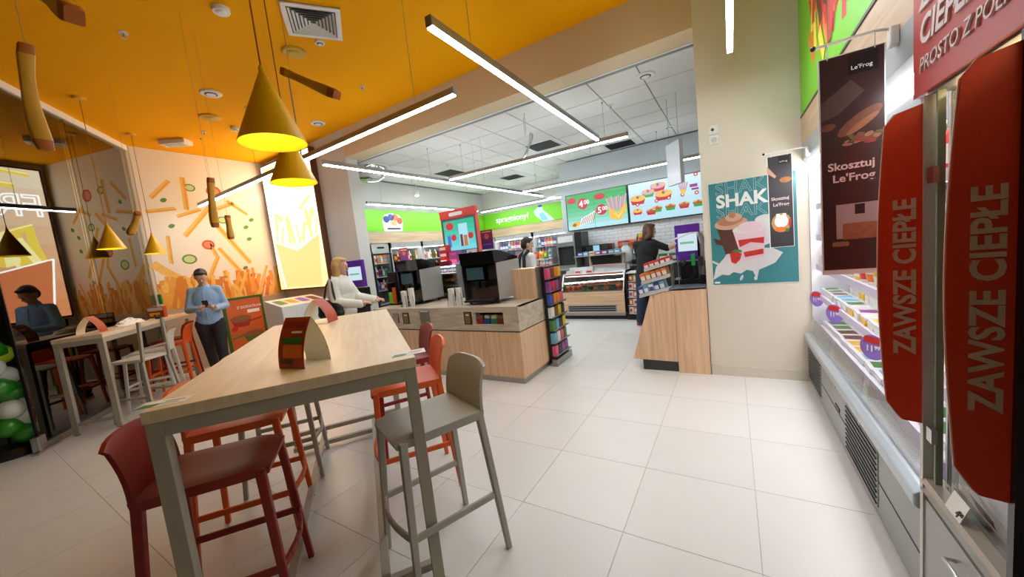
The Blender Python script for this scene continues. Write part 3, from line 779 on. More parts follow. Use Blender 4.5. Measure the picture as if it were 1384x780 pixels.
fry((-2.075, .327, 2.41), (-2.12, .327, 2.06), .046, 'giant foam french fry hanging upright at far left before the glass', .014)
fry((-1.80, .34, 2.47), (-1.525, .34, 2.285), .05, 'giant foam french fry cut off by the top left of the picture')
fry((-1.655, .978, 2.405), (-1.315, .978, 2.20), .040, 'giant foam french fry floating level right of the big pendant')
fry((-4.12, 1.58, 2.50), (-4.21, 1.58, 2.05), .06, 'giant foam french fry hanging upright before the mural', .01)
fry((-4.35, 1.75, 2.19), (-4.36, 1.75, 1.95), .05, 'short foam french fry peeking out below the upright one')
fry((-5.95, 1.50, 2.45), (-6.2, 1.45, 2.23), .065, 'giant foam french fry slanting between the two small pendants', .012)
# ---------------------------------------------------------------- open chilled display along the right
FG = M('fridge_grey', (150, 152, 150), .4, .3, noise=.03, scale=30); FGL = M('fridge_rail_blue_grey', (176, 186, 192), .3, .3); FW = M('fridge_white', (236, 237, 238), .35, noise=.02)
CLEAR = pane('clear_glass', (.95, .97, .97), .02, 1.45, .8)
Y0F, Y1F = 1.80, 4.195
def chiller():
    r = thing('chilled_display', 'long open grey chilled display case along right wall', 'fridge', (0, 0, 0))
    b = MB().prism([(.56, .03), (.60, .03), (.60, .40), (.56, .40)], 'y', Y0F, Y1F).build('front_panel', FG, r)
    MB().box(.60, 1.35, Y0F, Y1F, .0, .40).build('base', DARK, r)
    MB().box(.557, .56, Y0F, Y1F, .205, .208).build('panel_joint', DARK, r)
    MB().prism([(.56, .39), (.535, .405), (.535, .455), (.56, .475), (.62, .49), (.62, .38)], 'y', Y0F, Y1F).build('bumper_rail', FGL, r, bevel=.008)
    # grilles
    def grille(y0, y1, z0, z1, n):
        g = MB().box(.556, .561, y0, y1, z0, z1).build('grille', FG, r)
        h = (z1-z0)/n
        for k in range(n): MB().box(.551, .557, y0+.012, y1-.012, z0+h*(k+.32), z0+h*(k+.58)).build('slot', M('slot_dark', (30, 32, 33), .6), g)
    grille(2.28, 2.86, .07, .36, 10); grille(3.60, 4.12, .08, .36, 10)
    MB().box(.555, .56, 3.02, 3.13, .22, .245).build('latch', BLACK, r)
    for y in (2.55, 3.1, 3.7): MB().lathe([(.012, 0), (.012, .01)], 10).build('screw_cap', STEEL, r, loc=(.558, y, .375), rot=(0, -PI/2, 0))
    # front glass guard, deck grid
    for y0, y1 in ((Y0F+.02, 2.62), (2.63, 3.4), (3.41, Y1F-.02)):
        MB().prism([(.572, .475), (.577, .475), (.595, .63), (.590, .63)], 'y', y0, y1).build('guard_glass', CLEAR, r)
    MB().box(.60, .64, Y0F+.02, Y1F-.02, .475, .485).build('air_grille', FW, r)
    gm = MB()
    for k in range(int((Y1F-Y0F-.04)/.02)):
        y = Y0F+.03+k*.02
        gm.box(.603, .632, y, y+.009, .485, .488)
    o = gm.build('grille_cells', M('cell_grey', (150, 150, 152), .5), r); o['kind'] = 'stuff'
    MB().prism([(.64, .53), (1.2, .58), (1.2, .60), (.64, .55)], 'y', Y0F+.02, Y1F-.02).build('deck', FW, r)
    MB().box(.632, .64, Y0F+.02, Y1F-.02, .50, .565).build('deck_edge', M('purple_strip', (176, 156, 214), .4), r)
    for zz, xf in SHELVES:
        s = MB().box(xf, 1.2, Y0F+.02, Y1F-.02, zz-.02, zz).build('shelf', FW, r)
        MB().box(xf-.006, xf, Y0F+.02, Y1F-.02, zz-.035, zz+.012).build('price_strip', M('price_strip_lilac', (206, 198, 226), .35), s)
        MB().box(xf+.008, xf+.03, Y0F+.04, Y1F-.04, zz-.032, zz-.022).build('shelf_lamp', glow('shelf_led', (255, 250, 255), 10), s)
    MB().box(1.2, 1.24, Y0F, Y1F, .4, 2.05).build('back_panel', FW, r)
    MB().box(.60, 1.24, Y1F-.012, Y1F, .03, 2.05).build('end_panel', FW, r)
    MB().box(.62, 1.24, Y0F, Y0F+.012, .03, 2.05).build('end_panel', FW, r)
    MB().prism([(.56, 2.03), (.60, 1.985), (1.24, 1.985), (1.24, 2.16), (.56, 2.16)], 'y', Y0F, Y1F).build('canopy', M('canopy_grey', (164, 170, 172), .4), r)
    MB().box(.585, .66, Y0F+.03, Y1F-.03, 1.965, 1.99).build('canopy_lamp', glow('canopy_led', (255, 252, 255), 26), r)
SHELVES = [(.84, .635), (1.09, .64), (1.35, .645), (1.62, .65)]
chiller()
def header_band():
    r = thing('header_band', 'pale oak header strip above the chilled display', 'header', (.56, Y1F, 2.16), -PI/2)
    L2 = Y1F-Y0F
    MB().box(0, L2, 0, .6, 0, .225).build('oak_panel', wood('oak_header', (188, 156, 122), (214, 186, 152), (1.5, 20, 20)), r)
    g = thing('green_sign', 'lime green sign with fries picture above oak header strip', 'sign', (.56, Y1F, 2.40), -PI/2)
    MB().box(0, L2+2.2, 0, .6, 0, 1.5).build('panel', GREEN, g)
    MB().box(0, L2+2.2, -.006, .6, -.015, .0).build('trim', DARK, g)
    p = Print(); rnd = random.Random(8)
    for k in range(40):
        u = .55+rnd.random()*.9; v = .12+rnd.random()*.5; a = rnd.uniform(-.6, .6); l = rnd.uniform(.2, .55)
        p.stick((u, v), (u+math.sin(a)*l, v+math.cos(a)*l), .09, (PRED2, PYELL, PBROWN, PORNG, PRED)[rnd.randrange(5)], 1+k*.1)
    p.build('print', g)
header_band()
# purple price discs
def price_disc(y, z, label):
    r = thing('price_disc', label, 'price tag', (.612, y, z), 0, 'purple round price discs')
    rz = math.radians(-58); r.rotation_euler = (0, 0, rz)
    LIL = M('lilac_card', (142, 112, 204), .4)
    MB().lathe([(.068, 0), (.068, .003)], 28).build('disc', LIL, r, 40, rot=(PI/2, 0, 0))
    MB().prism([(-.048, .022), (.048, .022), (.038, .058), (-.038, .058)], 'y', -.005, -.003).build('red_band', PRED2, r)
    lettering(r, '11', -.036, -.022, .045, PWHITE, y=-.0045, bold=.03)
    lettering(r, '99', .012, -.008, .028, PWHITE, y=-.0045, bold=.03)
price_disc(2.56, .80, 'purple round price disc nearest, reading 11 99')
price_disc(3.40, .81, 'purple round price disc in the middle of three')
price_disc(4.05, .81, 'purple round price disc farthest by the pillar')

# ---------------------------------------------------------------- hanging banners on rods
def banner(y, x0, x1, z0, z1, label, rodz, rx0, small):
    r = thing('hanging_banner', label, 'banner', (x0, y, z0))
    Wd, Hh = x1-x0, z1-z0
    dk = M('banner_dark', (52, 36, 34), .3, noise=.3, scale=3) if not small else M('banner_charcoal', (58, 56, 60), .35, noise=.15, scale=4)
    MB().box(0, Wd, 0, .003, 0, Hh).build('border', PWHITE, r)
    MB().box(.006, Wd-.004, -.001, .002, .02 if not small else .004, Hh-.004).build('sheet', dk, r)
    p = Print(); BL = M('banner_black', (22, 18, 18), .4)
    p.rect(Wd*.46, Wd*.9, Hh*.9, Hh*.985, BL, 2)
    if not small:
        p.poly([(0.006, Hh*.80), (Wd*.5, Hh*.88), (Wd*.7, Hh*.82), (Wd*.3, Hh*.74), (.006, Hh*.72)], M('print_haze', (78, 60, 56), .4, noise=.1, scale=4), 1.8)
        br = M('print_bread', (104, 64, 42), .4, noise=.35, scale=26); p.ell(Wd*.62, Hh*.695, Wd*.40, Hh*.030, br, 2, rot=.62); p.ell(Wd*.66, Hh*.68, Wd*.30, Hh*.014, M('print_crust', (134, 88, 58), .4, noise=.3, scale=40), 2.2, rot=.62)
        p.ell(Wd*.14, Hh*.69, Wd*.12, Hh*.016, br, 2, rot=.2)
        hr = random.Random(6)
        for q in range(26): p.ell(Wd*(.42+.5*hr.random()), Hh*(.595+.04*hr.random()), Wd*hr.uniform(.04, .11), Hh*hr.uniform(.005, .010), (M('print_ham', (132, 52, 44), .4, noise=.4, scale=40), M('print_ham2', (150, 100, 74), .4, noise=.4, scale=40), M('print_leaf', (92, 84, 44), .4))[q % 3], 2.6+q*.05, 10, hr.uniform(-.3, .6))
        p.rect(Wd*.24, Wd*.92, Hh*.17, Hh*.33, M('print_pack', (168, 150, 146), .4), 2); p.rect(Wd*.34, Wd*.86, Hh*.165, Hh*.24, M('print_food', (150, 92, 60), .4, noise=.4, scale=40), 2.6)
        p.rect(Wd*.53, Wd*.68, Hh*.28, Hh*.325, BL, 2.6)
        for k in range(5): p.ell(Wd*(.2+.05*k), Hh*.145, Wd*.035, Hh*.012, M('print_nut', (150, 112, 80), .4), 2.8)
    else:
        p.poly([(0, Hh*.82), (Wd*.3, Hh*.76), (Wd*.36, Hh*.78), (.0, Hh*.9)], M('print_hand', (206, 160, 130), .4), 2)
        p.ell(Wd*.72, Hh*.73, Wd*.24, Hh*.03, M('print_wrap', (172, 110, 60), .4, noise=.4, scale=40), 2)
        p.ell(Wd*.5, Hh*.27, Wd*.40, Hh*.105, M('print_plate', (196, 150, 84), .4, noise=.5, scale=60), 2); p.ell(Wd*.5, Hh*.285, Wd*.28, Hh*.07, PWHITE, 2.6); p.rect(Wd*.3, Wd*.44, Hh*.29, Hh*.37, PWHITE, 2.8); p.rect(Wd*.56, Wd*.7, Hh*.29, Hh*.37, PWHITE, 2.8)
        p.ell(Wd*.45, Hh*.2, Wd*.24, Hh*.025, PORNG, 2.9); p.ell(Wd*.84, Hh*.26, Wd*.05, Hh*.05, PRED2, 2.9); p.ell(Wd*.72, Hh*.185, Wd*.08, Hh*.02, PGREEN, 3)
    p.build('print', r)
    lettering(r, "Le'Frog", Wd*.5, Hh*.92, Wd*.105, PWHITE, y=-.0035)
    tw = M('banner_text', (226, 206, 200), .4)
    lettering(r, 'Skosztuj', Wd*.12, Hh*(.49 if not small else .52), Wd*.215, tw, y=-.0035, bold=.02)
    lettering(r, "Le'Frog", Wd*.19, Hh*(.435 if not small else .455), Wd*.215, tw, y=-.0035, bold=.02)
    # rod and bracket
    zr = rodz-z0
    MB().tube([(rx0-x0, 0, zr), (.5-x0, 0, zr), (.535-x0, 0, zr-.008), (.552-x0, 0, zr-.035)], .006, 8).build('rod', WHITE, r, True)
    MB().ball((rx0-x0-.004, 0, zr), .010, 10, 8).build('rod_cap', BLACK, r, True)
    MB().box(.535-x0, .56-x0, -.02, .02, zr-.075, zr-.005).build('bracket', WHITE, r, bevel=.004)
    for hx in (.03, Wd-.03): MB().tube([(hx, 0, Hh-.01), (hx, -.003, zr)], .0025, 6).build('hook', WHITE, r)
banner(2.02, .327, .527, 1.262, 2.14, 'large dark hanging banner with bread picture beside chilled display', 2.19, .318, False)
banner(3.85, .278, .448, 1.298, 2.062, 'smaller charcoal hanging banner overlapping the teal shake poster', 2.09, .262, True)

# ---------------------------------------------------------------- shake poster on the pillar
def shake():
    x0, x1, z0, z1 = -.178, .514, .95, 1.955
    r = thing('wall_poster', 'teal milkshake poster with two cups taped on cream pillar', 'poster', (x0, 4.213, z0))
    Wd, Hh = x1-x0, z1-z0
    MB().box(-.004, Wd+.004, -.004, 0, -.006, Hh+.004).build('border', PWHITE, r)
    teal = M('poster_teal', (62, 134, 140), .3, noise=.22, scale=3, coat=.2)
    MB().box(0, Wd, -.006, -.003, 0, Hh).build('sheet', teal, r)
    p = Print(); DT = M('poster_deep_teal', (34, 96, 110), .3)
    CH = M('print_choc', (176, 122, 92), .4, noise=.2, scale=20); CHD = M('print_choc_dark', (88, 52, 40), .4, noise=.3, scale=20); CHL = M('print_choc_light', (206, 164, 138), .4)
    PK = M('print_pink', (236, 206, 214), .4, noise=.06); MILK = M('print_milk', (226, 224, 222), .4, noise=.04); ST = M('print_strawberry', (206, 52, 44), .4, noise=.25, scale=40)
    # milk splash
    p.poly([(0, .05), (.08, .10), (.14, .09), (.18, .12), (.24, .10), (.29, .135), (.34, .12), (.37, .04), (.39, .13), (.46, .16), (.52, .19), (.58, .28), (.5, .33), (.16, .36), (.1, .26), (.03, .18)], MILK, 8)
    p.stick((.06, .2), (.0, .24), .02, MILK, 8); p.ell(.36, .05, .014, .02, MILK, 8.4); p.ell(.245, .06, .012, .03, MILK, 8.4, rot=-.4)
    # chocolate shake
    p.poly([(.05, .58), (.30, .60), (.25, .32), (.12, .30)], CHD, 9); p.ell(.175, .60, .14, .06, CHL, 9.4, rot=.06); p.ell(.17, .63, .11, .05, CH, 9.8, rot=.1); p.ell(.2, .655, .07, .04, CHL, 10); p.ell(.19, .68, .03, .03, CH, 10.2)
    p.poly([(.02, .47), (.10, .44), (.12, .38), (.04, .41)], CHD, 10.4)
    # strawberry shake
    p.poly([(.19, .52), (.46, .55), (.43, .25), (.26, .22)], PK, 11); p.ell(.325, .535, .14, .045, MILK, 11.4, rot=.08); p.ell(.33, .55, .10, .05, PK, 11.8)
    p.poly([(.23, .43), (.44, .44), (.435, .38), (.33, .40), (.24, .36)], ST, 12); p.poly([(.27, .31), (.43, .33), (.43, .28), (.28, .26)], ST, 12)
    p.ell(.46, .60, .09, .05, MILK, 8.6); p.poly([(.4, .6), (.52, .6), (.5, .38), (.44, .36)], MILK, 8.5)
    # strawberry
    p.poly([(.155, .31), (.20, .325), (.255, .30), (.24, .24), (.20, .20), (.165, .22)], ST, 13); p.poly([(.17, .325), (.2, .345), (.25, .335), (.26, .31), (.2, .315)], PGREEN, 13.4)
    p.rect(.012, .06, .012, .03, PWHITE, 8)
    p.build('print', r)
    ol = M('poster_outline_white', (190, 214, 214), .4)
    lettering(r, 'SHAKE', .055, .885, .165, ol, y=-.0085, outline=.0016, spacing=1.0)
    lettering(r, 'SHAKE', .06, .765, .165, PWHITE, y=-.0085, bold=.035)
    lettering(r, 'SHAKE', .055, .66, .165, ol, y=-.0068, outline=.0016)
shake()

# ---------------------------------------------------------------- heated cabinet in the right foreground
HRED = M('warm_cabinet_red', (232, 66, 20), .45, noise=.08, scale=50, bump=.05); HRED2 = M('header_red', (190, 66, 58), .4, noise=.16, scale=3); TAN = M('lettering_tan', (226, 196, 172), .5)
def warm_cabinet():
    r = thing('warm_cabinet', 'glass-fronted heated food cabinet with red side fins in right foreground', 'cabinet', (0, 0, 0))
    ya, yb = .45, 1.785
    MB().box(.56, 1.3, ya, yb-.01, 0, .50).build('base', FG, r)
    MB().box(.553, .56, ya, yb-.02, .06, .47).build('front_panel', M('cabinet_front', (158, 156, 150), .4, .3), r)
    MB().tube([(.553, 1.55, .40), (.53, 1.55, .40), (.53, 1.45, .40), (.553, 1.45, .40)], .006, 8).build('handle', STEEL, r, True)
    MB().prism([(.545, .50), (1.28, .50), (1.28, .53), (.56, .53)], 'y', ya, yb-.012).build('ledge', STEEL, r)
    MB().prism([(.545, .53), (.60, .53), (.60, .548), (.552, .548)], 'y', ya, yb-.014).build('front_ledge', M('ledge_beige', (186, 178, 164), .4, .2), r)
    MB().prism([(.605, .53), (.64, .53), (.64, .56), (.612, .56)], 'y', ya, yb-.06).build('price_rail', M('price_rail_red', (150, 66, 58), .4), r)
    for y in (yb-.012, 1.285): MB().box(.548, .582, y-.012, y+.012, .0 if y > 1.5 else .5, 1.86).build('post', M('pale_aluminium', (198, 194, 186), .4, .2) if y > 1.5 else BLACK, r)
    MB().box(.585, .593, 1.32, yb-.07, .552, 1.84).build('door_glass', CLEAR, r); MB().box(.585, .593, ya+.02, 1.27, .552, 1.84).build('door_glass', CLEAR, r)
    MB().box(.566, .584, yb-.062, yb-.05, .46, 1.88).build('glass_edge', M('green_glass_edge', (150, 172, 154), .2, noise=.15, scale=8), r)
    MB().box(.552, .566, yb-.075, yb-.035, 1.58, 1.63).build('hinge', STEEL, r); MB().box(.552, .566, yb-.075, yb-.035, .70, .75).build('hinge', STEEL, r)
    for z in (.86, 1.14, 1.42, 1.68):
        s = MB().prism([(.64, z), (1.25, z+.05), (1.25, z+.065), (.64, z+.015)], 'y', ya+.02, yb-.04).build('shelf', STEEL, r)
        MB().box(.63, .642, ya+.02, yb-.04, z-.04, z+.03).build('shelf_lip', DARK, s)
    MB().box(1.26, 1.3, ya, yb-.01, .5, 1.95).build('back_panel', M('warm_back', (150, 130, 110), .5), r)
    MB().box(.56, 1.3, ya, yb-.01, 1.86, 2.0).build('top', FG, r)
    MB().box(.60, .64, ya+.1, yb-.08, 1.84, 1.86).build('lamp', glow('warm_lamp', (255, 214, 160), 9), r)
    hd = MB().box(.54, .556, ya, yb+.03, 1.865, 2.38).build('header_sign', HRED2, r)
    for body, size, z, bold in (('ZAWSZE', .108, 2.118, .025), ('CIEPŁE', .108, 2.012, .025), ('PROSTO Z PÓŁKI', .062, 1.93, 0.)):
        o = put('lettering', text_mesh(body, size, M('header_lettering', (224, 206, 200), .5), bold, .003, .18), hd, loc=(.537, yb-.03, z), rot=(0, 0, -PI/2))
    for y, nm in ((1.775, 'far'), (1.295, 'near')):
        xr = .56; zs = [.745, 1.843] if y > 1.5 else [.77, 1.84]
        z0, z1 = zs; pts = [(xr, z0), (xr, z1), (xr-.075, z1-.02)]; n = 14
        for k in range(n+1):
            t = k/n; bul = .100+.020*math.sin(PI*t)
            pts.append((xr-bul, z1-.055-(z1-z0-.13)*t))
        pts.append((xr-.070, z0+.022)); pts.append((xr-.058, z0+.008))
        f = MB().prism(pts, 'y', y-.004, y+.004).build('side_fin', HRED, r)
        pe = [(x-.002, z) for x, z in pts[2:]]
        MB().tube([(x, y, z) for x, z in pe], .0022, 6).build('fin_edge', M('fin_edge_pale', (236, 190, 170), .4), f)
        put('lettering', text_mesh('ZAWSZE CIEPŁE', .075, TAN, .03, .0012), f, loc=(xr-.030, y-.006, 1.0), rot=(0, -PI/2, 0))
    # food on the shelves
    rnd = random.Random(12)
    return r
warm_cabinet()
def roast(y, z, x, where):
    r = thing('roast_chicken', 'golden roast chicken portion '+where+' of heated cabinet', 'roast chicken', (x, y, z), rnd_.uniform(-.3, .3), 'roast chicken portions in the heated cabinet')
    MB().prism([(-.11, .0), (.11, .0), (.12, .03), (-.12, .03)], 'y', -.08, .08).build('tray', DARK, r)
    m = MB()
    for k in range(7): m.ball((rnd_.uniform(-.06, .06), rnd_.uniform(-.05, .05), .04+rnd_.uniform(0, .025)), (rnd_.uniform(.03, .05), rnd_.uniform(.025, .04), rnd_.uniform(.025, .04)), 10, 7)
    m.build('meat', M('roast_skin', (196, 116, 52), .35, noise=.35, scale=30), r, True)
rnd_ = random.Random(2)
for z, zn in ((.545, 'on the floor'), (.90, 'on lowest shelf'), (1.18, 'on middle shelf'), (1.46, 'on top shelf')):
    for y, yn in ((1.12, 'near the camera'), (1.36, 'behind the near fin'), (1.60, 'by the far post')): roast(y, z, .80, yn+' '+zn)
def price_card():
    r = thing('price_card', 'white price card on the ledge of the heated cabinet', 'price card', (.55, 1.56, .5495), -PI/2)
    r.rotation_euler = (math.radians(-20), 0, -PI/2)
    MB().box(-.045, .045, -.002, 0, 0, .06).build('card', PWHITE, r)
    lettering(r, '4', .012, .008, .03, BLACK, y=-.0035, bold=.03); lettering(r, '50', .026, .018, .018, BLACK, y=-.0035)
price_card()
# ---------------------------------------------------------------- packaged goods
PAL = [(214, 52, 44), (240, 196, 60), (236, 232, 222), (74, 128, 60), (60, 88, 168), (232, 128, 50), (150, 74, 150), (240, 240, 236), (120, 74, 44), (224, 92, 130), (110, 176, 206), (44, 44, 48)]
PM = [M('pack_%d' % i, c, .35, noise=.12, scale=40, vary=.08) for i, c in enumerate(PAL)]
FILM = M('pack_film', (238, 238, 240), .15, noise=.03)
_PK = {}
def pack(shape, a, b, w, d, h):
    key = (shape, a, b, w, d, h)
    if key in _PK: return _PK[key]
    m = MB(); mats = [PM[a], PM[b], FILM]
    if shape == 'box':
        m.box(-w/2, w/2, -d/2, d/2, 0, h); m.box(-w*.4, w*.4, -d/2-.002, -d/2, h*.25, h*.7, 1)
    elif shape == 'bottle':
        m.lathe([(w*.46, 0), (w*.5, .01), (w*.5, h*.6), (w*.2, h*.8), (w*.17, h*.93)], 10); m.lathe([(w*.505, h*.15), (w*.505, h*.5)], 10, mi=1, cap0=False, cap1=False); m.lathe([(w*.2, h*.93), (w*.2, h)], 10, mi=2)
    elif shape == 'bag':
        pts = [(-w/2, 0), (-w*.46, h*.3), (-w/2, h), (w/2, h), (w*.46, h*.3), (w/2, 0)]
        n = 4
        for s in (-1, 1):
            vs = []; 
            for j in range(n+1):
                for i in range(n+1):
                    u, v = i/n, j/n; q = math.sin(PI*u)**.6*math.sin(PI*min(1, v*1.0+.02))**.6 if 0 < u < 1 and 0 < v < 1 else .03
                    vs.append((-w/2+w*u, s*d/2*q, h*v))
            fs = []
            for j in range(n):
                for i in range(n):
                    k = j*(n+1)+i; f = (k, k+1, k+n+2, k+n+1); fs.append(f if s < 0 else f[::-1])
            m.add(vs, fs)
            if s < 0: m.m[-7] = m.m[-6] = m.m[-10] = m.m[-11] = 1
    elif shape == 'tray':
        m.prism([(-w*.42, 0), (w*.42, 0), (w/2, h*.8), (-w/2, h*.8)], 'y', -d/2, d/2); m.box(-w/2, w/2, -d/2, d/2, h*.8, h, 2); m.box(-w*.3, w*.3, -d*.35, d*.35, h, h*1.04, 1)
    elif shape == 'cup':
        m.lathe([(w*.38, 0), (w*.5, h*.92), (w*.53, h*.93), (w*.53, h)], 12); m.lathe([(w*.42, h*.2), (w*.49, h*.7)], 12, mi=1, cap0=False, cap1=False)
    _PK[key] = m.mesh(shape+'_pack', mats, 30)
    return _PK[key]
CN = ['red', 'yellow', 'cream', 'green', 'blue', 'orange', 'purple', 'white', 'brown', 'pink', 'light blue', 'black']
ORD = 'first second third fourth fifth sixth seventh eighth ninth tenth eleventh twelfth thirteenth fourteenth fifteenth sixteenth seventeenth eighteenth nineteenth twentieth'.split()+['twenty-'+q for q in 'first second third fourth fifth sixth seventh eighth ninth'.split()]
def goods(name, label, cat, group, shape, spots, size, combos, rz=0., rnd=random.Random(1), jit=.0, end='from left', rev=False, off=0):
    w, d, h = size; n = len(spots)
    for k, (x, y, z) in enumerate(spots):
        a, b = combos[rnd.randrange(len(combos))]
        o = put(name, pack(shape, a, b, w, d, h), None, loc=(x, y, z), rot=(0, 0, rz+rnd.uniform(-jit, jit)))
        tag(o, '%s %s%s' % (CN[a], label, ', %s %s' % (ORD[(n-1-k if rev else k)+off], end) if n > 1 else ''), cat, group)
R = random.Random(21)
def row(x, y0, y1, n, z): return [(x, y0+(y1-y0)*(k+.5)/n, z) for k in range(n)]
def rowx(y, x0, x1, n, z): return [(x0+(x1-x0)*(k+.5)/n, y, z) for k in range(n)]
# right-hand chilled display
A0, A1 = Y0F+.06, Y1F-.06
WL = [(7, 3), (2, 1), (7, 6), (2, 3), (7, 10), (2, 8)]; BR = [(8, 1), (1, 2), (5, 7), (2, 8), (8, 7)]; MX = [(k, (k+5) % 12) for k in range(12)]
goods('meat_tray', 'film-wrapped tray on bottom deck of chilled display', 'tray pack', 'flat trays on bottom deck of chilled display', 'tray', row(.745, A0, A1, 14, .562), (.19, .15, .032), WL, -PI/2, R, .08, 'from the pillar', True)
goods('meat_tray', 'film-wrapped tray at back of chilled bottom deck', 'tray pack', 'flat trays at back of bottom deck', 'tray', row(.98, A0, A1, 14, .583), (.19, .15, .034), WL+BR, -PI/2, R, .08, 'from the pillar', True)
goods('sandwich_pack', 'wrapped roll pack on lowest shelf of chilled display', 'sandwich pack', 'roll packs on lowest shelf of chilled display', 'tray', row(.715, A0, A1, 16, .842), (.14, .12, .05), BR+WL, -PI/2, R, .1, 'from the pillar', True)
goods('sandwich_pack', 'wrapped roll pack at back of lowest chilled shelf', 'sandwich pack', 'roll packs at back of lowest shelf', 'tray', row(.90, A0, A1, 16, .842), (.15, .12, .07), BR+WL, -PI/2, R, .1, 'from the pillar', True)
goods('salad_tub', 'salad tub on second shelf of chilled display', 'salad tub', 'salad tubs on second shelf of chilled display', 'cup', row(.715, A0, A1, 17, 1.092), (.12, .12, .09), [(3, 2), (7, 5), (2, 3), (1, 7), (7, 0)], -PI/2, R, .4, 'from the pillar', True)
goods('food_carton', 'small food carton at back of second chilled shelf', 'carton', 'cartons at back of second shelf', 'box', row(.87, A0, A1, 16, 1.092), (.12, .1, .15), BR+WL, -PI/2, R, .05, 'from the pillar', True)
goods('yogurt_cup', 'yogurt cup on third shelf of chilled display', 'yogurt cup', 'yogurt cups on third shelf of chilled display', 'cup', row(.70, A0, A1, 22, 1.352), (.085, .085, .11), [(7, 0), (7, 3), (2, 6), (7, 4), (9, 7)], -PI/2, R, .4, 'from the pillar', True)
goods('food_carton', 'small food carton at back of third chilled shelf', 'carton', 'cartons at back of third shelf', 'box', row(.84, A0, A1, 16, 1.352), (.12, .1, .16), MX, -PI/2, R, .05, 'from the pillar', True)
goods('juice_bottle', 'small bottle on top shelf of chilled display', 'bottle', 'bottles on top shelf of chilled display', 'bottle', row(.70, A0, A1, 24, 1.622), (.07, .07, .2), [(5, 1), (3, 7), (0, 7), (1, 3), (10, 7)], -PI/2, R, .4, 'from the pillar', True)
# ---------------------------------------------------------------- coffee island
def island():
    r = thing('coffee_island', 'oak coffee island counter with greige stone-look top band', 'counter', (-4.52, 3.43, 0))
    Wd, Dp = 2.45, .86
    MB().box(.02, Wd-.012, .012, Dp, .0, .066).build('plinth', ALU, r)
    MB().box(.02, Wd-.015, .02, Dp-.02, .066, .60).build('carcass', DARK, r)
    xs = [0.0, .485, 1.23, 1.975, Wd]
    for a, b in zip(xs[:-1], xs[1:]): MB().box(a+.002, b-.002, 0, .02, .066, .60).build('panel', OAK, r, bevel=.0015)
    for a, b in ((.02, Dp),): MB().box(Wd-.015, Wd, a, b, .066, .60).build('panel', OAK, r, bevel=.0015)
    MB().box(.01, Wd-.008, .008, Dp-.01, .60, .618).build('shadow_gap', BLACK, r)
    # stone-look band with niches cut in
    segs = [(0, .40), (.52, 1.84), (2.25, Wd)]
    for a, b in segs: MB().box(a, b, 0, .03, .615, .90).build('band', STONEWOOD, r)
    for a, b in ((.40, .52), (1.84, 2.25)):
        MB().box(a, b, 0, .03, .615, .69).build('band', STONEWOOD, r); MB().box(a, b, 0, .03, .835, .90).build('band', STONEWOOD, r)
        n = MB().box(a, b, .115, .12, .69, .835).build('niche', BLACK, r)
        MB().box(a, b, .03, .12, .685, .69).build('niche_floor', BLACK, n)
    MB().box(Wd-.03, Wd, .03, Dp, .615, .90).build('band', STONEWOOD, r)
    MB().box(.0, Wd, .03, Dp, .885, .90).build('worktop', STONEWOOD, r)
    for a, w in ((1.68, .115), (.60, .12)):
        s = MB().box(a, a+w, -.006, 0, .69, .845).build('waste_slot', BLACK, r)
        MB().box(a+.015, a+w-.015, -.008, -.005, .70, .835).build('flap', M('flap_brass', (150, 124, 84), .35, .6), s)
        MB().box(a+.035, a+w-.035, -.010, -.007, .80, .815).build('sign_print', PWHITE, s)
    s = MB().box(.94, 1.105, -.012, 0, .69, .868).build('napkin_holder', ALU, r); MB().box(.955, 1.09, -.014, -.011, .852, .866).build('napkin', PWHITE, s)
    return r
island()
def packets():
    for k, c in enumerate(((150, 26, 34), (30, 60, 140), (40, 120, 90), (130, 24, 40))):
        x = -4.52+1.895+k*.1
        r = thing('sachet_box', ['dark red', 'blue', 'green', 'crimson'][k]+' box of sachets in the island niche', 'sachet box', (x, 3.49, .691), 0, 'sachet boxes in the island niche')
        MB().box(-.044, .044, -.035, .035, 0, .065).build('box', C(c, .4), r, bevel=.002)
        m = MB()
        for q in range(5): m.box(-.036, .036, -.026+q*.012, -.021+q*.012, .01, .1+.006*(q % 2))
        m.build('sachets', M('sachet_paper', (226, 214, 190), .6) if k in (1, 2) else M('sachet_brown', (150, 110, 76), .6), r)
    for k in range(2):
        r = thing('sachet_box', ['cream', 'maroon'][k]+' box of sachets in the left island niche', 'sachet box', (-4.52+.432+k*.056, 3.49, .691), 0, 'sachet boxes in the left island niche')
        MB().box(-.026, .026, -.035, .035, 0, .07).build('box', C([(210, 190, 160), (120, 30, 40)][k], .4), r, bevel=.002)
        MB().box(-.02, .02, -.02, .02, .07, .1).build('sachets', M('sachet_paper', (226, 214, 190), .6), r)
packets()
SILV = M('silver_panel', (176, 174, 170), .35, .35, noise=.04, scale=30, stretch=(1, 1, 14))
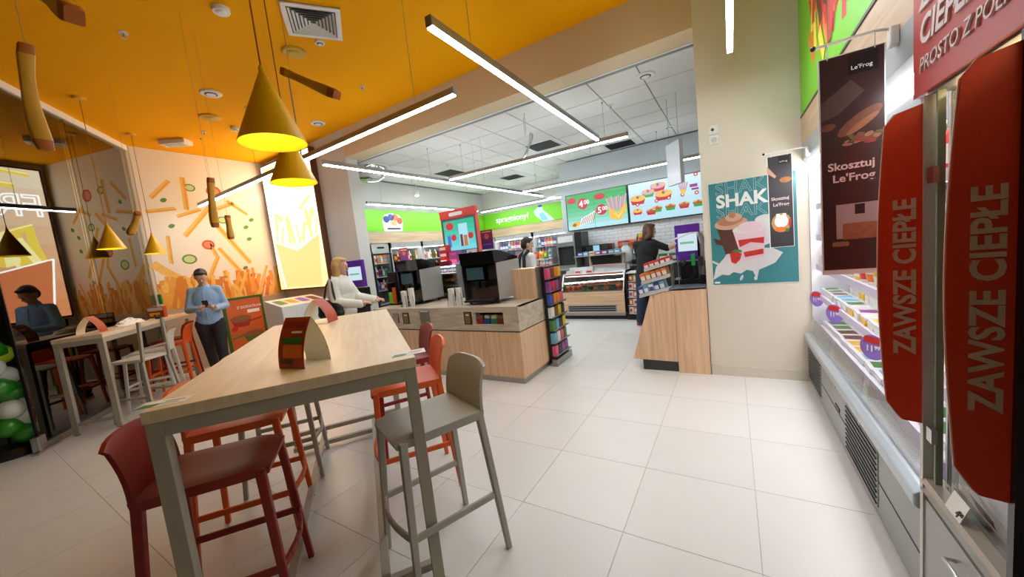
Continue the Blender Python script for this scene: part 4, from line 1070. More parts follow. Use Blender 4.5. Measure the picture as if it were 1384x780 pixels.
def coffee_machine(x0, y0, w, d, label, flip=False):
    r = thing('coffee_machine', label, 'coffee machine', (x0, y0, .90))
    H = .60
    for sx in (.05, w-.05):
        for sy in (.06, d-.06): MB().lathe([(.018, 0), (.022, .05)], 12, (sx, sy, 0)).build('foot', BLACK, r)
    MB().box(0, w, .12, d, .05, .50).build('body', BLACK, r, bevel=.006)
    MB().prism([(.0, .50), (d, .50), (d, .55), (.10, .655), (-.02, .655)], 'x', 0, w).build('hood', M('glossy_black', (14, 14, 16), .12, coat=.5), r)
    MB().prism([(.02, .05), (d, .05), (d, .52), (.02, .50)], 'x', w, w+.012).build('steel_side', SILV, r)
    MB().prism([(.02, .05), (d, .05), (d, .52), (.02, .50)], 'x', -.012, 0).build('steel_side', STEEL, r)
    MB().box(.03, w-.06, -.06, .14, .035, .06).build('drip_tray', BLACK, r, bevel=.004)
    MB().box(.05, w-.08, -.05, .13, .06, .064).build('tray_grid', STEEL, r)
    sc = MB().box(.02, w*.62, .05, .12, .285, .485).build('screen', M('glossy_black', (14, 14, 16), .12, coat=.5), r)
    p = MB(); p.box(.04, w*.58, .048, .05, .31, .46); p.build('display', glow('dim_screen', (40, 66, 70), .6), sc)
    for k in range(2):
        MB().box(w*(.30+.2*k), w*(.42+.2*k), .04, .12, .20, .285).build('spout', BLACK, r, bevel=.006)
    MB().box(w*.66, w-.02, .10, .12, .30, .47).build('side_panel', DARK, r)
    MB().box(.04, w-.04, .116, .122, .07, .21).build('backsplash', M('brown_tint_panel', (96, 76, 66), .25), r)
    return r
coffee_machine(-2.96, 3.63, .52, .56, 'big black coffee machine with steel sides at right end of island')
coffee_machine(-4.30, 3.75, .46, .46, 'black coffee machine behind woman at left end of island')
def cup_stack(x, y, n, label):
    r = thing('cup_stack', label, 'cups', (x, y, .90), 0, 'stacks of white paper cups on the island')
    for k in range(n):
        m = MB(); z = k*.016
        m.lathe([(.030, z), (.041, z+.092), (.044, z+.094), (.044, z+.1)], 16)
        m.build('cup', PWHITE, r, 40)
    MB().tube([(-.05, -.03, 0), (-.05, -.03, .16)], .003, 6).tube([(.05, -.03, 0), (.05, -.03, .16)], .003, 6).build('wire_holder', BLACK, r)
cup_stack(-3.11, 3.56, 9, 'stack of white paper cups left of big coffee machine, outer one')
cup_stack(-3.015, 3.60, 9, 'stack of white paper cups touching big coffee machine')
cup_stack(-3.98, 3.56, 9, 'stack of white paper cups before left coffee machine, lower one')
cup_stack(-3.88, 3.60, 11, 'tallest stack of white paper cups before left coffee machine')
def cup_tower():
    r = thing('lid_rack', 'black lid rack with green and orange cup labels beside left coffee machine', 'rack', (-4.52, 3.74, .90))
    MB().box(-.0, .18, 0, .2, 0, .02).box(0, .01, 0, .2, .02, .34).box(.17, .18, 0, .2, .02, .34).box(0, .18, .19, .2, .02, .34).build('frame', BLACK, r)
    MB().box(.012, .09, -.01, .12, .03, .2).build('green_carton', C((120, 196, 40)), r, bevel=.003)
    MB().box(.1, .168, -.01, .12, .03, .27).build('orange_carton', C((216, 84, 30)), r, bevel=.003)
    MB().box(.0, .18, .02, .19, .35, .50).build('black_box', BLACK, r, bevel=.004)
cup_tower()
# oak end box and snack rack at the right end of the island
def end_box():
    r = thing('oak_screen_box', 'oak box panel standing behind big coffee machine on island', 'panel', (-2.44, 3.98, .90))
    MB().box(0, .36, 0, .30, 0, .38).build('body', OAK, r, bevel=.002)
    MB().box(.36, .372, -.01, .31, -.0, .39).build('edge_post', ALU, r)
end_box()
def snack_rack():
    r = thing('snack_rack', 'narrow black snack rack at right end of the coffee island', 'rack', (-2.05, 4.02, 0))
    MB().box(0, .03, .05, .55, .04, 1.28).build('back', BLACK, r)
    MB().box(0, .10, .05, .55, 0, .09).build('base', ALU, r, bevel=.004)
    for k in range(7):
        z = .12+k*.165; s = MB().box(.03, .10-.003*k, .06, .54, z, z+.006).build('shelf', DARK, r); MB().box(.096-.003*k, .10-.003*k, .06, .54, z, z+.02).build('lip', ALU, s)
snack_rack()
for k in range(7):
    z = .127+k*.165
    goods('snack_pack', 'snack pack on %s shelf of narrow island rack' % ORD[k], 'snack pack', 'snack packs in the narrow island rack', 'box', [(-1.99-.002*k, 4.13+.105*j, z) for j in range(4)], (.09, .05, .135), [MX, MX, MX, WL+MX, MX, MX, BR+MX][k], -PI/2, R, .05, 'from front')
# pastry display case behind the island
def pastry_case():
    r = thing('pastry_case', 'glass pastry case with maroon header behind the island', 'display case', (-4.62, 4.34, 0))
    Wd = 1.0
    MB().box(0, Wd, 0, .5, 0, .80).build('base', DARK, r)
    for x in (0, Wd-.02): MB().box(x, x+.02, 0, .5, .80, 1.42).build('side', STEEL, r)
    for z in (.84, 1.08, 1.27): MB().prism([(0.02, z), (.48, z+.06), (.48, z+.075), (.02, z+.015)], 'x', .02, Wd-.02).build('shelf', FW, r)
    MB().box(0, Wd, .48, .5, .8, 1.42).build('back', FW, r)
    MB().box(.02, Wd-.02, .004, .009, .82, 1.40).build('front_glass', CLEAR, r)
    h = MB().box(-.02, Wd-.1, -.03, .02, 1.40, 1.48).build('header', C((132, 34, 60)), r)
    MB().box(.04, Wd-.04, .05, .08, 1.385, 1.4).build('lamp', glow('case_led', (255, 244, 225), 12), r)
pastry_case()
PAS = [M('pastry_%d' % k, c, .5, noise=.3, scale=25) for k, c in enumerate([(224, 166, 70), (232, 190, 96), (196, 130, 60)])]
pme = []
for k in range(3):
    m = MB()
    for q in range(5):
        a = -.6+1.2*q/4; m.ball((.06*math.sin(a*1.4), .02*math.cos(a*2), .03), (.028, .035*(1-.12*abs(q-2)), .03), 9, 6)
    pme.append(m.mesh('pastry', PAS[k], True))
for z, lab in ((.88, 'bottom'), (1.12, 'middle')):
    for i in range(7):
        for j in range(2):
            o = put('pastry', pme[(i+j) % 3], None, loc=(-4.52+.13*i, 4.42+.15*j, z+.02+.02*j), rot=(0, 0, R.uniform(0, 6)))
            tag(o, 'golden pastry on %s shelf of pastry case, %s row %s from left' % (lab, ['front', 'back'][j], ORD[i]), 'pastry', 'pastries on %s shelf of pastry case' % lab)
goods('muffin_pack', 'muffin pack on top shelf of pastry case', 'muffin', 'muffin packs on top shelf of pastry case', 'cup', rowx(4.45, -4.55, -3.7, 8, 1.30), (.08, .08, .07), [(6, 7), (8, 2), (4, 7)], 0, R, .4)
# goods stacked on the case top
goods('sweets_box', 'sweets box stacked on the pastry case', 'sweets box', 'red boxes on the pastry case', 'box', [(-3.95, 4.5, 1.425), (-3.95, 4.5, 1.53), (-3.95, 4.5, 1.63)], (.15, .12, .10), [(0, 7)], 0, R, .05, 'from bottom')
goods('sweets_box', 'sweets box stacked on the pastry case right half', 'sweets box', 'purple boxes on the pastry case', 'box', [(-3.77, 4.52, 1.425), (-3.77, 4.52, 1.53)], (.16, .12, .10), [(6, 9)], 0, R, .05, 'from bottom')
goods('sweets_box', 'sweets bag on right end of the pastry case', 'sweets bag', 'blue bags on the pastry case', 'bag', [(-3.6, 4.46, 1.42), (-3.58, 4.58, 1.42)], (.16, .1, .16), [(4, 0)], 0, R, .1, 'from front')
# promo screen on post
def promo():
    r = thing('promo_screen', 'red-topped promotional screen showing teal drinks advert above island', 'screen', (-4.36, 4.95, 0), math.radians(-4))
    Wd = .80
    MB().box(.36, .44, .03, .07, 0, 1.5).build('post', DARK, r)
    MB().box(0, Wd, 0, .06, 1.49, 2.19).build('bezel', M('bezel_grey', (92, 92, 98), .4), r, bevel=.004)
    MB().box(-.012, Wd+.012, -.006, .06, 2.19, 2.33).build('red_header', C((222, 66, 50)), r, bevel=.004)
    MB().box(Wd, Wd+.018, -.006, .06, 1.3, 2.19).build('red_side', C((226, 100, 84)), r)
    p = Print(); g = lambda n, c: glow('promo_'+n, c, 1.0)
    for k in range(6):
        t = k/5; p.rect(.05, Wd-.04, 1.64+.085*k, 1.64+.085*(k+1), g('bg%d' % k, (int(120-90*t), int(214-30*t), int(224-80*t))), 1)
    p.ell(.2, 2.06, .09, .065, g('red', (206, 40, 50)), 2); p.ell(.27, 1.86, .06, .055, g('red', (206, 40, 50)), 2.4); p.ell(.66, 1.86, .06, .055, g('red', (206, 40, 50)), 3)
    p.rect(.12, .2, 1.7, 1.9, g('can', (70, 110, 200)), 2); p.rect(.40, .60, 1.72, 2.08, g('ice', (170, 226, 240)), 2); p.rect(.42, .48, 1.7, 1.9, g('bot', (110, 50, 90)), 2.4); p.rect(.5, .58, 1.7, 1.88, g('bot2', (190, 120, 60)), 2.4)
    p.build('display', r)
    q = MB(); q.prism([(.22, 2.235), (.25, 2.225), (.50, 2.225), (.53, 2.24), (.53, 2.275), (.50, 2.285), (.25, 2.285), (.22, 2.275)], 'y', -.009, -.0065); q.build('white_plate', PWHITE, r)
promo()
def purple_poster():
    r = thing('hanging_poster', 'red to purple hanging promo poster above big coffee machine', 'poster', (-3.72, 5.2, 1.6), math.radians(-3))
    for k in range(5):
        t = k/4; MB().box(0, .26, -.002, .002, .066*k, .066*(k+1)).build('sheet_band', C((int(92+88*t), int(52+4*t), int(150-90*t))), r)
    p = Print(); p.ell(.13, .22, .05, .045, C((232, 120, 90)), 4); p.rect(.03, .23, .29, .305, PWHITE, 4); p.rect(.04, .22, .08, .09, M('lilac_line', (180, 160, 220), .5), 4); p.build('print', r)
    for sx in (.04, .22): MB().tube([(sx, 0, .33), (sx, 0, 1.87)], .0015, 4).build('thread', ALU, r)
purple_poster()
def leaflet():
    r = thing('sticker_card', 'white card with blue and green rounds behind big coffee machine', 'card', (-3.28, 4.2, 1.36), 0)
    MB().box(0, .18, 0, .003, 0, .25).build('card', PWHITE, r)
    p = Print(); p.ell(.06, .17, .05, .05, C((60, 150, 210)), 1.2); p.ell(.12, .14, .05, .05, C((90, 180, 80)), 1.4); p.build('print', r)
    MB().box(.08, .1, .003, .01, -.46, .1).build('stand', ALU, r)
leaflet()
# ---------------------------------------------------------------- self-order kiosk the woman uses
def order_kiosk(name, label, loc, rz, sw, sh, post):
    r = thing(name, label, 'kiosk', loc, rz)
    PUR = C((96, 44, 160), .4)
    MB().box(-sw/2, sw/2, 0, .05, post, post+sh).build('purple_surround', PUR, r, bevel=.008)
    p = Print(); p.rect(-sw*.38, sw*.38, post+sh*.26, post+sh*.76, glow('kiosk_screen', (205, 226, 236), 1.0), 2); p.rect(-sw*.3, sw*.25, post+sh*.46, post+sh*.52, glow('kiosk_line', (120, 190, 150), .9), 3)
    p.build('display', r)
    MB().box(-sw*.36, sw*.36, .0, .14, post-.3, post-.01).build('printer', BLACK, r, bevel=.01)
    MB().box(-.09, .09, .02, .12, post-.55, post-.3).build('stand', DARK, r)
    return r
k1 = order_kiosk('order_kiosk', 'purple order kiosk screen in front of the woman with handbag', (-4.78, 3.40, 0), math.radians(10), .33, .40, 1.24)
MB().box(-.2, .2, -.04, .3, 0, .69).build('cabinet', M('kiosk_white', (214, 210, 200), .4), k1, bevel=.01)
MB().box(-.1, .1, -.10, -.01, .93, .97).build('tray', BLACK, k1)

# ---------------------------------------------------------------- waste station
def bin_station():
    r = thing('waste_station', 'white waste sorting station with four coloured slots by lightbox', 'bin', (-6.95, 3.10, 0))
    Dx, Wy = .55, .84
    MB().prism([(0, 0), (Dx, 0), (Dx, 1.02), (0, 1.13)], 'y', 0, Wy).build('cabinet', WHITE, r, bevel=.01)
    for k, c in enumerate(((92, 150, 40), (226, 190, 40), (96, 110, 200), (70, 50, 48))):
        y = .05+.19*k; m = MB(); s = (1.13-1.02)/Dx
        zz = lambda x: 1.13-s*x+.003
        pts = [(.12, y+.03), (.15, y), (.40, y), (.43, y+.03), (.43, y+.12), (.40, y+.15), (.15, y+.15), (.12, y+.12)]
        m.add([(x, yy, zz(x)) for x, yy in pts], [tuple(range(8))]); rim = m.build('slot_rim', C(c, .4), r)
        pts2 = [(.27+(x-.27)*.72, y+.075+(yy-y-.075)*.62) for x, yy in pts]
        MB().add([(x, yy, zz(x)+.002) for x, yy in pts2], [tuple(range(8))]).build('slot_hole', M('slot_inside_%d' % k, tuple(int(v*.75+30) for v in c), .6), rim)
    for k in range(4): MB().box(Dx, Dx+.004, .015+.205*k, .21+.205*k, .06, .95).build('door', WHITE, r)
bin_station()
# ---------------------------------------------------------------- menu board on the floor
def menu_board():
    r = thing('menu_board', 'green framed orange poster stand showing bowls beside the man', 'sign', (-7.62, 2.74, .18), PI/2)
    Wd, Hh = .64, 1.06
    t = MB(); fr = C((40, 104, 34), .4)
    holder = MB().box(0, Wd, 0, .02, 0, Hh).build('backing', DARK, r)
    for b in ((0, .04, -.012, .022, 0, Hh), (Wd-.04, Wd, -.012, .022, 0, Hh), (.04, Wd-.04, -.012, .022, 0, .04), (.04, Wd-.04, -.012, .022, Hh-.04, Hh)): MB().box(*b).build('frame', fr, r)
    MB().box(.04, Wd-.04, -.004, 0, .04, Hh-.04).build('poster', M('poster_orange', (214, 104, 50), .4, noise=.15, scale=4), r)
    p = Print(); RD = M('print_bowl_red', (170, 44, 28), .4, noise=.3, scale=30); MT = M('print_meat', (150, 96, 60), .4, noise=.6, scale=60)
    p.poly([(.08, .66), (.40, .66), (.35, .52), (.13, .52)], RD, 5.5); p.ell(.24, .67, .17, .065, MT, 6); p.poly([(.24, .36), (.56, .36), (.52, .24), (.28, .24)], PGREEN, 5.5); p.ell(.40, .37, .16, .06, MT, 6)
    p.stick((.06, .33), (.3, .38), .03, PGREEN, 5.3); p.stick((.34, .60), (.58, .64), .03, RD, 5.3)
    p.ell(.12, .50, .05, .045, PRED2, 6.4); p.ell(.42, .23, .05, .045, PRED2, 6.4); p.rect(.36, .56, .755, .815, PWHITE, 6)
    p.build('print', r)
    lettering(r, 'Z DODATKAMI', .20, .85, .062, PWHITE, y=-.008, bold=.02)
    for sx in (.02, Wd-.05):
        MB().bar((sx+.015, .03, Hh*.9), (sx+.015, .32, -.17), .03, .02).build('rear_leg', C((168, 36, 30)), r)
        MB().box(sx, sx+.03, .0, .03, -.18, .0).build('front_leg', fr, r)
menu_board()
# ---------------------------------------------------------------- checkout counter at the pillar
def checkout():
    r = thing('checkout_counter', 'oak checkout counter with slanted end beside cream pillar', 'counter', (0, 4.185, 0))
    MB().prism([(-1.03, .13), (-.80, .86), (-.555, .925), (-.555, .12), (-.60, .12)], 'y', 0, .02).build('panel', OAK, r, bevel=.001)
    MB().prism([(-.552, .0), (-.552, .925), (-.245, .93), (-.245, .0)], 'y', 0, .02).build('panel', OAK, r, bevel=.001)
    MB().box(-.93, -.56, .03, .7, 0, .12).build('plinth', M('plinth_dark', (58, 60, 62), .5), r)
    MB().prism([(-1.02, .13), (-.79, .85), (-.25, .91), (-.25, .12)], 'y', .02, .72).build('carcass', OAK, r)
    MB().prism([(-.60, .905), (-.25, .915), (-.25, .935), (-.60, .935)], 'y', -.0, .74).build('worktop', M('blue_grey_top', (112, 120, 134), .4), r)
checkout()
k2 = order_kiosk('self_checkout', 'purple self-checkout screen on the oak checkout counter', (-.425, 4.52, 0), math.radians(0), .255, .40, 1.20)
MB().box(-.16, .17, -.05, .2, .937, .99).build('base_plate', BLACK, k2, bevel=.006)
MB().tube([(-.12, .0, 1.40), (-.15, -.12, 1.44), (.04, -.16, 1.50), (.11, -.1, 1.50), (.13, -.02, 1.38)], .008, 8).build('security_loop', WHITE, k2, True)
MB().ball((-.06, -.06, 1.17), (.05, .04, .05), 14, 10).build('scanner_head', BLACK, k2, True)
MB().box(.03, .07, -.05, -.02, 1.14, 1.27).build('green_reader', C((40, 160, 80)), k2, bevel=.004)
MB().tube([(.05, -.04, 1.14), (.06, -.05, 1.05), (.02, -.05, .99)], .012, 8).build('reader_neck', BLACK, k2, True)
MB().box(.10, .15, .0, .06, 1.0, 1.5).build('bag_pole', M('grey_pole', (150, 150, 150), .4), k2)
def card_terminal():
    r = thing('bag_holder', 'grey tangled bag holder beside the purple self-checkout', 'bag holder', (-.285, 4.46, .937))
    MB().box(-.03, .03, -.03, .03, 0, .1).build('base', BLACK, r, bevel=.006)
    MB().tube([(0, 0, .1), (.01, 0, .35), (.02, -.02, .5), (.0, -.05, .55)], .014, 8).build('arm', M('grey_pole', (150, 150, 150), .4), r, True)
    MB().box(-.035, .015, -.06, -.03, .2, .3).build('bag_clip', DARK, r)
card_terminal()
def candy_rack():
    r = thing('candy_rack', 'tiered white wire candy rack on slanted end of checkout counter', 'rack', (-.93, 4.19, .0))
    for k, (x, z) in enumerate(((.02, .84), (.05, .985), (.09, 1.13))):
        w = .30
        s = MB().prism([(x, z), (x+w, z+.075), (x+w, z+.082), (x, z+.007)], 'y', -.02, .3).build('tier', FW, r)
        MB().prism([(x, z+.007), (x+w, z+.082), (x+w, z+.112), (x, z+.037)], 'y', -.026, -.02).build('lip', M('price_strip_grey', (200, 198, 196), .4), s)
    for x in (.36, .43): MB().box(x, x+.008, 0, .008, .9, 1.28).build('wire_post', STEEL, r)
    for k in range(8): MB().bar((.36, -.01+.03*k, .92+.01), (.36, -.01+.03*k, 1.26), .003, .003).build('wire', STEEL, r)
    for k in range(5): MB().bar((.36, -.02, .94+.075*k), (.36, .25, .94+.075*k), .003, .003).build('wire', STEEL, r)
candy_rack()
for k, (x, z, combos, lab) in enumerate(((-.91, .85, [(4, 7), (10, 7), (7, 4)], 'blue and white gum pack on lowest tier of candy rack'), (-.88, .995, [(5, 7), (5, 2)], 'orange candy box on middle tier of candy rack'), (-.84, 1.14, [(0, 7)], 'red candy box on top tier of candy rack'))):
    for i in range(5):
        for j in range(2):
            a, b = combos[(i+j) % len(combos)]
            o = put('candy_box', pack('box', a, b, .052, .09, .10 if k < 2 else .07), None, loc=(x+.03+.056*i, 4.235+.11*j, z+.012+.0145*i), rot=(0, -.24, 0)); tag(o, lab+', %s row %s from left' % (['front', 'rear'][j], ORD[i]), 'candy box', lab.split(' on ')[1]+' boxes')
# ---------------------------------------------------------------- deli counter
def deli():
    r = thing('deli_counter', 'oak-fronted glass deli counter below the menu screens', 'deli counter', (-3.06, 6.9, 0))
    Wd = 1.28
    MB().box(0, Wd, .03, .8, 0, .075).build('plinth', BLACK, r)
    MB().box(0, Wd, 0, .8, .075, .13).build('kick_strip', ALU, r)
    MB().box(0, Wd, 0, .03, .13, .55).build('front_panel', OAKH, r, bevel=.002)
    MB().box(0, Wd, .03, .8, .13, .55).build('carcass', DARK, r)
    g = MB().box(.12, 1.12, -.004, .0, .15, .285).build('grille', M('grille_grey', (150, 154, 156), .4), r)
    for k in range(3): MB().box(.14, 1.10, -.006, -.003, .165+.04*k, .19+.04*k).build('slot', M('slot_dark', (30, 32, 33), .6), g)
    MB().prism([(.02, .55), (.03, .55), (.20, .86), (.19, .86)], 'x', .02, Wd-.02).build('front_glass', CLEAR, r)
    for x in (0, Wd-.02): MB().prism([(.0, .55), (.8, .55), (.8, .92), (.18, .92)], 'x', x, x+.02).build('side', STEEL, r)
    MB().box(.02, Wd-.02, .05, .78, .55, .57).build('deck', STEEL, r)
    MB().box(0, Wd, .18, .8, .87, .90).build('top_shelf', FW, r)
    MB().box(.05, Wd-.05, .16, .18, .868, .90).build('price_strip', C((196, 96, 84)), r)
    MB().box(.04, Wd-.04, .21, .24, .85, .868).build('lamp', glow('deli_led', (255, 236, 220), 4), r)
    MB().box(.0, Wd, .55, .62, .9, 1.02).build('rear_guard', FW, r)
deli()
DC = [(0, 8), (3, 11), (5, 0), (11, 3), (8, 5), (0, 5)]
goods('deli_tub', 'tub of antipasti behind the deli counter glass', 'tub', 'tubs in the deli counter', 'cup', rowx(7.02, -3.0, -1.84, 10, .572), (.11, .11, .10), DC, 0, R, .4)
goods('deli_tub', 'tub of sliced meat in back row of deli counter', 'tub', 'back row tubs in the deli counter', 'cup', rowx(7.18, -3.0, -1.84, 10, .572), (.11, .11, .16), DC, 0, R, .4)
goods('deli_box', 'small paper box on top of the deli counter', 'box', 'boxes on the deli counter', 'box', [(-2.95, 7.2, .905), (-2.78, 7.25, .905), (-2.52, 7.2, .905), (-2.3, 7.22, .905)], (.13, .1, .07), [(5, 7), (7, 2), (8, 2), (2, 0)], 0, R, .2)
def side_rack():
    r = thing('open_rack', 'small open chilled rack right of the deli counter', 'rack', (-1.75, 6.88, 0))
    Wd = .30
    MB().box(0, Wd, .0, .6, 0, .08).build('base', BLACK, r)
    for x in (0, Wd-.015): MB().prism([(.0, .08), (.6, .08), (.6, .86), (.12, .86)], 'x', x, x+.015).build('side', BLACK, r)
    for k in range(5): MB().box(.015, Wd-.015, .02+.03*k, .55, .10+.15*k, .107+.15*k).build('shelf', FW, r)
    MB().box(0, Wd, .12, .6, .86, .88).build('top', FW, r)
side_rack()
for k in range(5): goods('snack_bag', 'packed snack on %s shelf of rack right of deli' % ORD[k], 'snack pack', 'snacks in rack right of deli', 'bag', [(-1.68+.085*i, 6.95+.03*k, .108+.15*k) for i in range(3)], (.085, .05, .12), [(1, 7), (7, 9), (7, 0), (5, 7)], 0, R, .1)
# back counter with appliances
def back_counter():
    r = thing('back_counter', 'dark work counter along white brick wall behind deli', 'counter', (-3.5, 7.75, 0))
    MB().box(0, 3.3, 0, .6, 0, .95).build('carcass', BLACK, r); MB().box(-.01, 3.3, -.02, .62, .95, .99).build('worktop', M('worktop_grey', (170, 166, 160), .35), r)
    for k in range(4): MB().box(.02+.82*k, .8+.82*k, -.012, 0, .1, .93).build('door', DARK, r)
back_counter()
def oven():
    r = thing('pizza_oven', 'tall grey and black heated oven left of the back counter', 'oven', (-3.46, 7.80, .99))
    MB().box(0, .44, 0, .5, 0, .78).build('body', FG, r, bevel=.01); MB().box(.44, .60, .0, .5, .25, .80).build('black_side', BLACK, r, bevel=.008)
    MB().box(.03, .41, -.008, 0, .08, .5).build('door', M('oven_glass', (30, 28, 28), .1), r); MB().box(.03, .41, -.03, -.02, .53, .55).build('handle', STEEL, r); MB().box(.04, .40, -.006, 0, .60, .74).build('control_panel', FW, r)
oven()
def espresso():
    r = thing('espresso_machine', 'wide black espresso machine with small blue display', 'coffee machine', (-2.78, 7.85, .99))
    MB().box(0, .5, .1, .45, .0, .07).build('base', BLACK, r, bevel=.006); MB().box(0, .5, .25, .45, .07, .30).build('body', BLACK, r, bevel=.006); MB().box(-.02, .52, .0, .46, .30, .48).build('head', M('glossy_black', (14, 14, 16), .12, coat=.5), r, bevel=.012)
    MB().box(.16, .30, -.006, 0, .33, .46).build('display', glow('small_display', (150, 210, 226), 1.), r)
    for k in range(2): MB().tube([(.14+.2*k, .12, .30), (.14+.2*k, .12, .24)], .03, 12).tube([(.14+.2*k, .12, .25), (.14+.2*k, -.04, .24)], .01, 8).build('portafilter', STEEL, r)
espresso()
def wall_shelf():
    r = thing('wall_shelf', 'grey shelf of sauces on white brick wall left of staff woman', 'shelf', (-2.2, 8.2, 1.30))
    MB().box(0, .75, 0, .19, 0, .025).build('board', ALU, r)
    for x in (.08, .66): MB().box(x, x+.02, .02, .19, -.1, 0).build('bracket', ALU, r)
wall_shelf()
goods('sauce_box', 'sauce carton on the shelf by menu wall', 'carton', 'cartons on the sauce shelf', 'box', [(-2.12, 8.3, 1.327), (-1.99, 8.3, 1.327), (-1.86, 8.3, 1.327)], (.12, .1, .16), [(5, 0), (0, 5)], 0, R, .05)
goods('sauce_box', 'tall carton on the shelf by menu wall', 'carton', 'tall yellow cartons on the sauce shelf', 'box', [(-1.66, 8.3, 1.327)], (.14, .1, .28), [(1, 0)], 0, R, .05)
goods('sauce_bottle', 'sauce bottle on the shelf by menu wall', 'bottle', 'dark bottles on the sauce shelf', 'bottle', [(-1.52, 8.3, 1.327), (-1.75, 8.32, 1.327)], (.08, .08, .3), [(11, 0)], 0, R, .05)
goods('counter_box', 'box on back counter behind the deli', 'box', 'boxes on the back counter', 'box', [(-2.6, 7.78, .99), (-2.15, 7.9, .99), (-2.02, 7.8, .99), (-1.2, 7.9, .99), (-1.0, 7.85, .99)], (.16, .12, .15), [(4, 7), (3, 7), (6, 1), (10, 7)], 0, R, .2)
def plastic_bag():
    r = thing('plastic_bag', 'clear plastic bag full of cups on the back counter', 'bag', (-1.92, 7.86, .99))
    m = MB(); m.lathe([(.10, 0), (.16, .06), (.17, .2), (.12, .32), (.05, .40), (.09, .46)], 14); m.build('bag', M('hazy_plastic', (206, 210, 206), .2, noise=.15, scale=20, bump=.4), r, True)
    MB().tube([(-.05, 0, .4), (.05, 0, .4)], .012, 6).build('knot', PWHITE, r)
plastic_bag()
def register():
    r = thing('cash_register', 'black cash register with tilted display on back counter', 'cash register', (-1.62, 7.70, .99))
    MB().box(-.16, .16, 0, .3, 0, .09).build('drawer', BLACK, r, bevel=.006); MB().box(-.03, .03, .12, .16, .09, .2).build('neck', BLACK, r)
    MB().prism([(.06, .2), (.1, .2), (.18, .42), (.14, .42)], 'x', -.15, .15).build('monitor', BLACK, r); MB().prism([(.056, .215), (.06, .215), (.137, .41), (.133, .41)], 'x', -.13, .13).build('display', glow('register_screen', (170, 205, 205), .9), r)
register()
# ---------------------------------------------------------------- menu screens
def screen(x0, x1, label, which):
    r = thing('menu_screen', label, 'screen', (x0, 8.33, 1.845)); Wd, Hh = x1-x0, .845
    MB().box(0, Wd, 0, .06, 0, Hh).build('housing', BLACK, r)
    p = Print(); g = lambda n, c, k=1.0: glow('menu_'+n, c, k)
    b = .018; red = g('red', (200, 24, 44)); wht = g('white', (250, 252, 252)); yel = g('yellow', (244, 196, 70)); brn = g('brown', (170, 96, 40)); grn = g('green', (40, 168, 70)); pnk = g('pink', (222, 170, 190)); lyl = g('ham', (200, 150, 170))
    if which == 0:
        for k in range(8):
            t = k/7; v0, v1 = b+(Hh-2*b)*k/8, b+(Hh-2*b)*(k+1)/8
            p.rect(b, Wd-b, v0, v1, g('grad%d' % k, (int(186-166*t), int(234-66*t), int(240-176*t))), 1)
        p.rect(Wd*.47, Wd*.475, b, Hh-b, grn, 2)
        p.ell(.15, .70, .12, .07, red, 2); p.ell(.42, .60, .13, .13, red, 2); p.ell(.83, .70, .13, .07, red, 2); p.ell(.85, .40, .13, .12, red, 2)
        p.poly([(.30, .10), (.62, .16), (.70, .40), (.36, .26)], wht, 2.5)
        for k in range(7): p.stick((.34+.05*k, .12+.009*k), (.42+.05*k, .27+.018*k), .016, brn, 3)
        p.ell(.22, .14, .11, .06, yel, 2.8, rot=.25); p.ell(.18, .13, .05, .035, brn, 3, rot=.2)
        for k in range(9): p.stick((1.06+.035*k, .36), (.98+.055*k, .62+.02*(k % 3)), .035, lyl if k % 2 else pnk, 3+k*.1)
        p.poly([(1.0, .44), (1.22, .28), (1.42, .48), (1.40, .28), (1.24, .1), (1.04, .18)], yel, 4.2); p.poly([(1.12, .3), (1.22, .22), (1.34, .32), (1.23, .14)], g('carton', (250, 224, 130)), 4.6)
        p.build('display', r)
        lettering(r, '4', .33, .53, .2, wht, y=-.006, bold=.03); lettering(r, '00', .45, .58, .13, wht, y=-.006, bold=.03)
        lettering(r, '5', .76, .33, .19, wht, y=-.006, bold=.03); lettering(r, '00', .87, .38, .12, wht, y=-.006, bold=.03)
    else:
        for k in range(4): p.rect(b, Wd-b, b+(Hh-2*b)*k/4, b+(Hh-2*b)*(k+1)/4, g('sky%d' % k, (186+8*k, 226+4*k, 240+2*k)), 1)
        def bowl(u, v, w, mat, top):
            p.poly([(u-w, v), (u+w, v), (u+w*.75, v-w*.75), (u-w*.75, v-w*.75)], mat, 3); p.ell(u, v+.01, w*1.02, w*.42, top, 3.5); 
            for q in range(5): p.ell(u-w*.7+w*.35*q, v+.03+.01*(q % 2), w*.2, w*.2, (pnk, yel, brn)[q % 3], 3.8+.05*q, 8)
        bowl(.20, .50, .16, red, yel); bowl(.42, .60, .13, grn, pnk); bowl(.62, .70, .15, red, pnk); bowl(.72, .52, .17, red, yel)
        for u, mat in ((.18, red), (.46, red), (.58, grn), (.84, grn), (1.10, red), (1.36, grn)): bowl(u, .24 if u != .46 else .20, .10, mat, yel if u < .3 else brn)
        for k in range(5): p.stick((1.06+.02*k, .50), (1.02+.04*k, .68), .022, lyl, 4)
        p.poly([(1.04, .54), (1.16, .54), (1.12, .44), (1.07, .44)], yel, 4.6)
        for u, v in ((.19, .38), (.58, .40), (.82, .42), (1.08, .44), (1.34, .44), (1.08, .78), (1.34, .80)): p.ell(u, v, .04, .04, red, 4); p.ell(u, v, .018, .018, wht, 4.6)
        p.rect(1.22, 1.36, .56, .62, g('purple', (150, 60, 140)), 3); p.rect(1.25, 1.38, .5, .54, g('purple', (150, 60, 140)), 3); p.rect(.06, .5, .32, .325, g('lines', (150, 190, 210)), 3)
        p.build('display', r)
screen(-3.36, -1.915, 'left menu screen, green with prices 4 00 and 5 00', 0)
screen(-1.90, -.455, 'right menu screen, pale blue with many bowls of fries', 1)
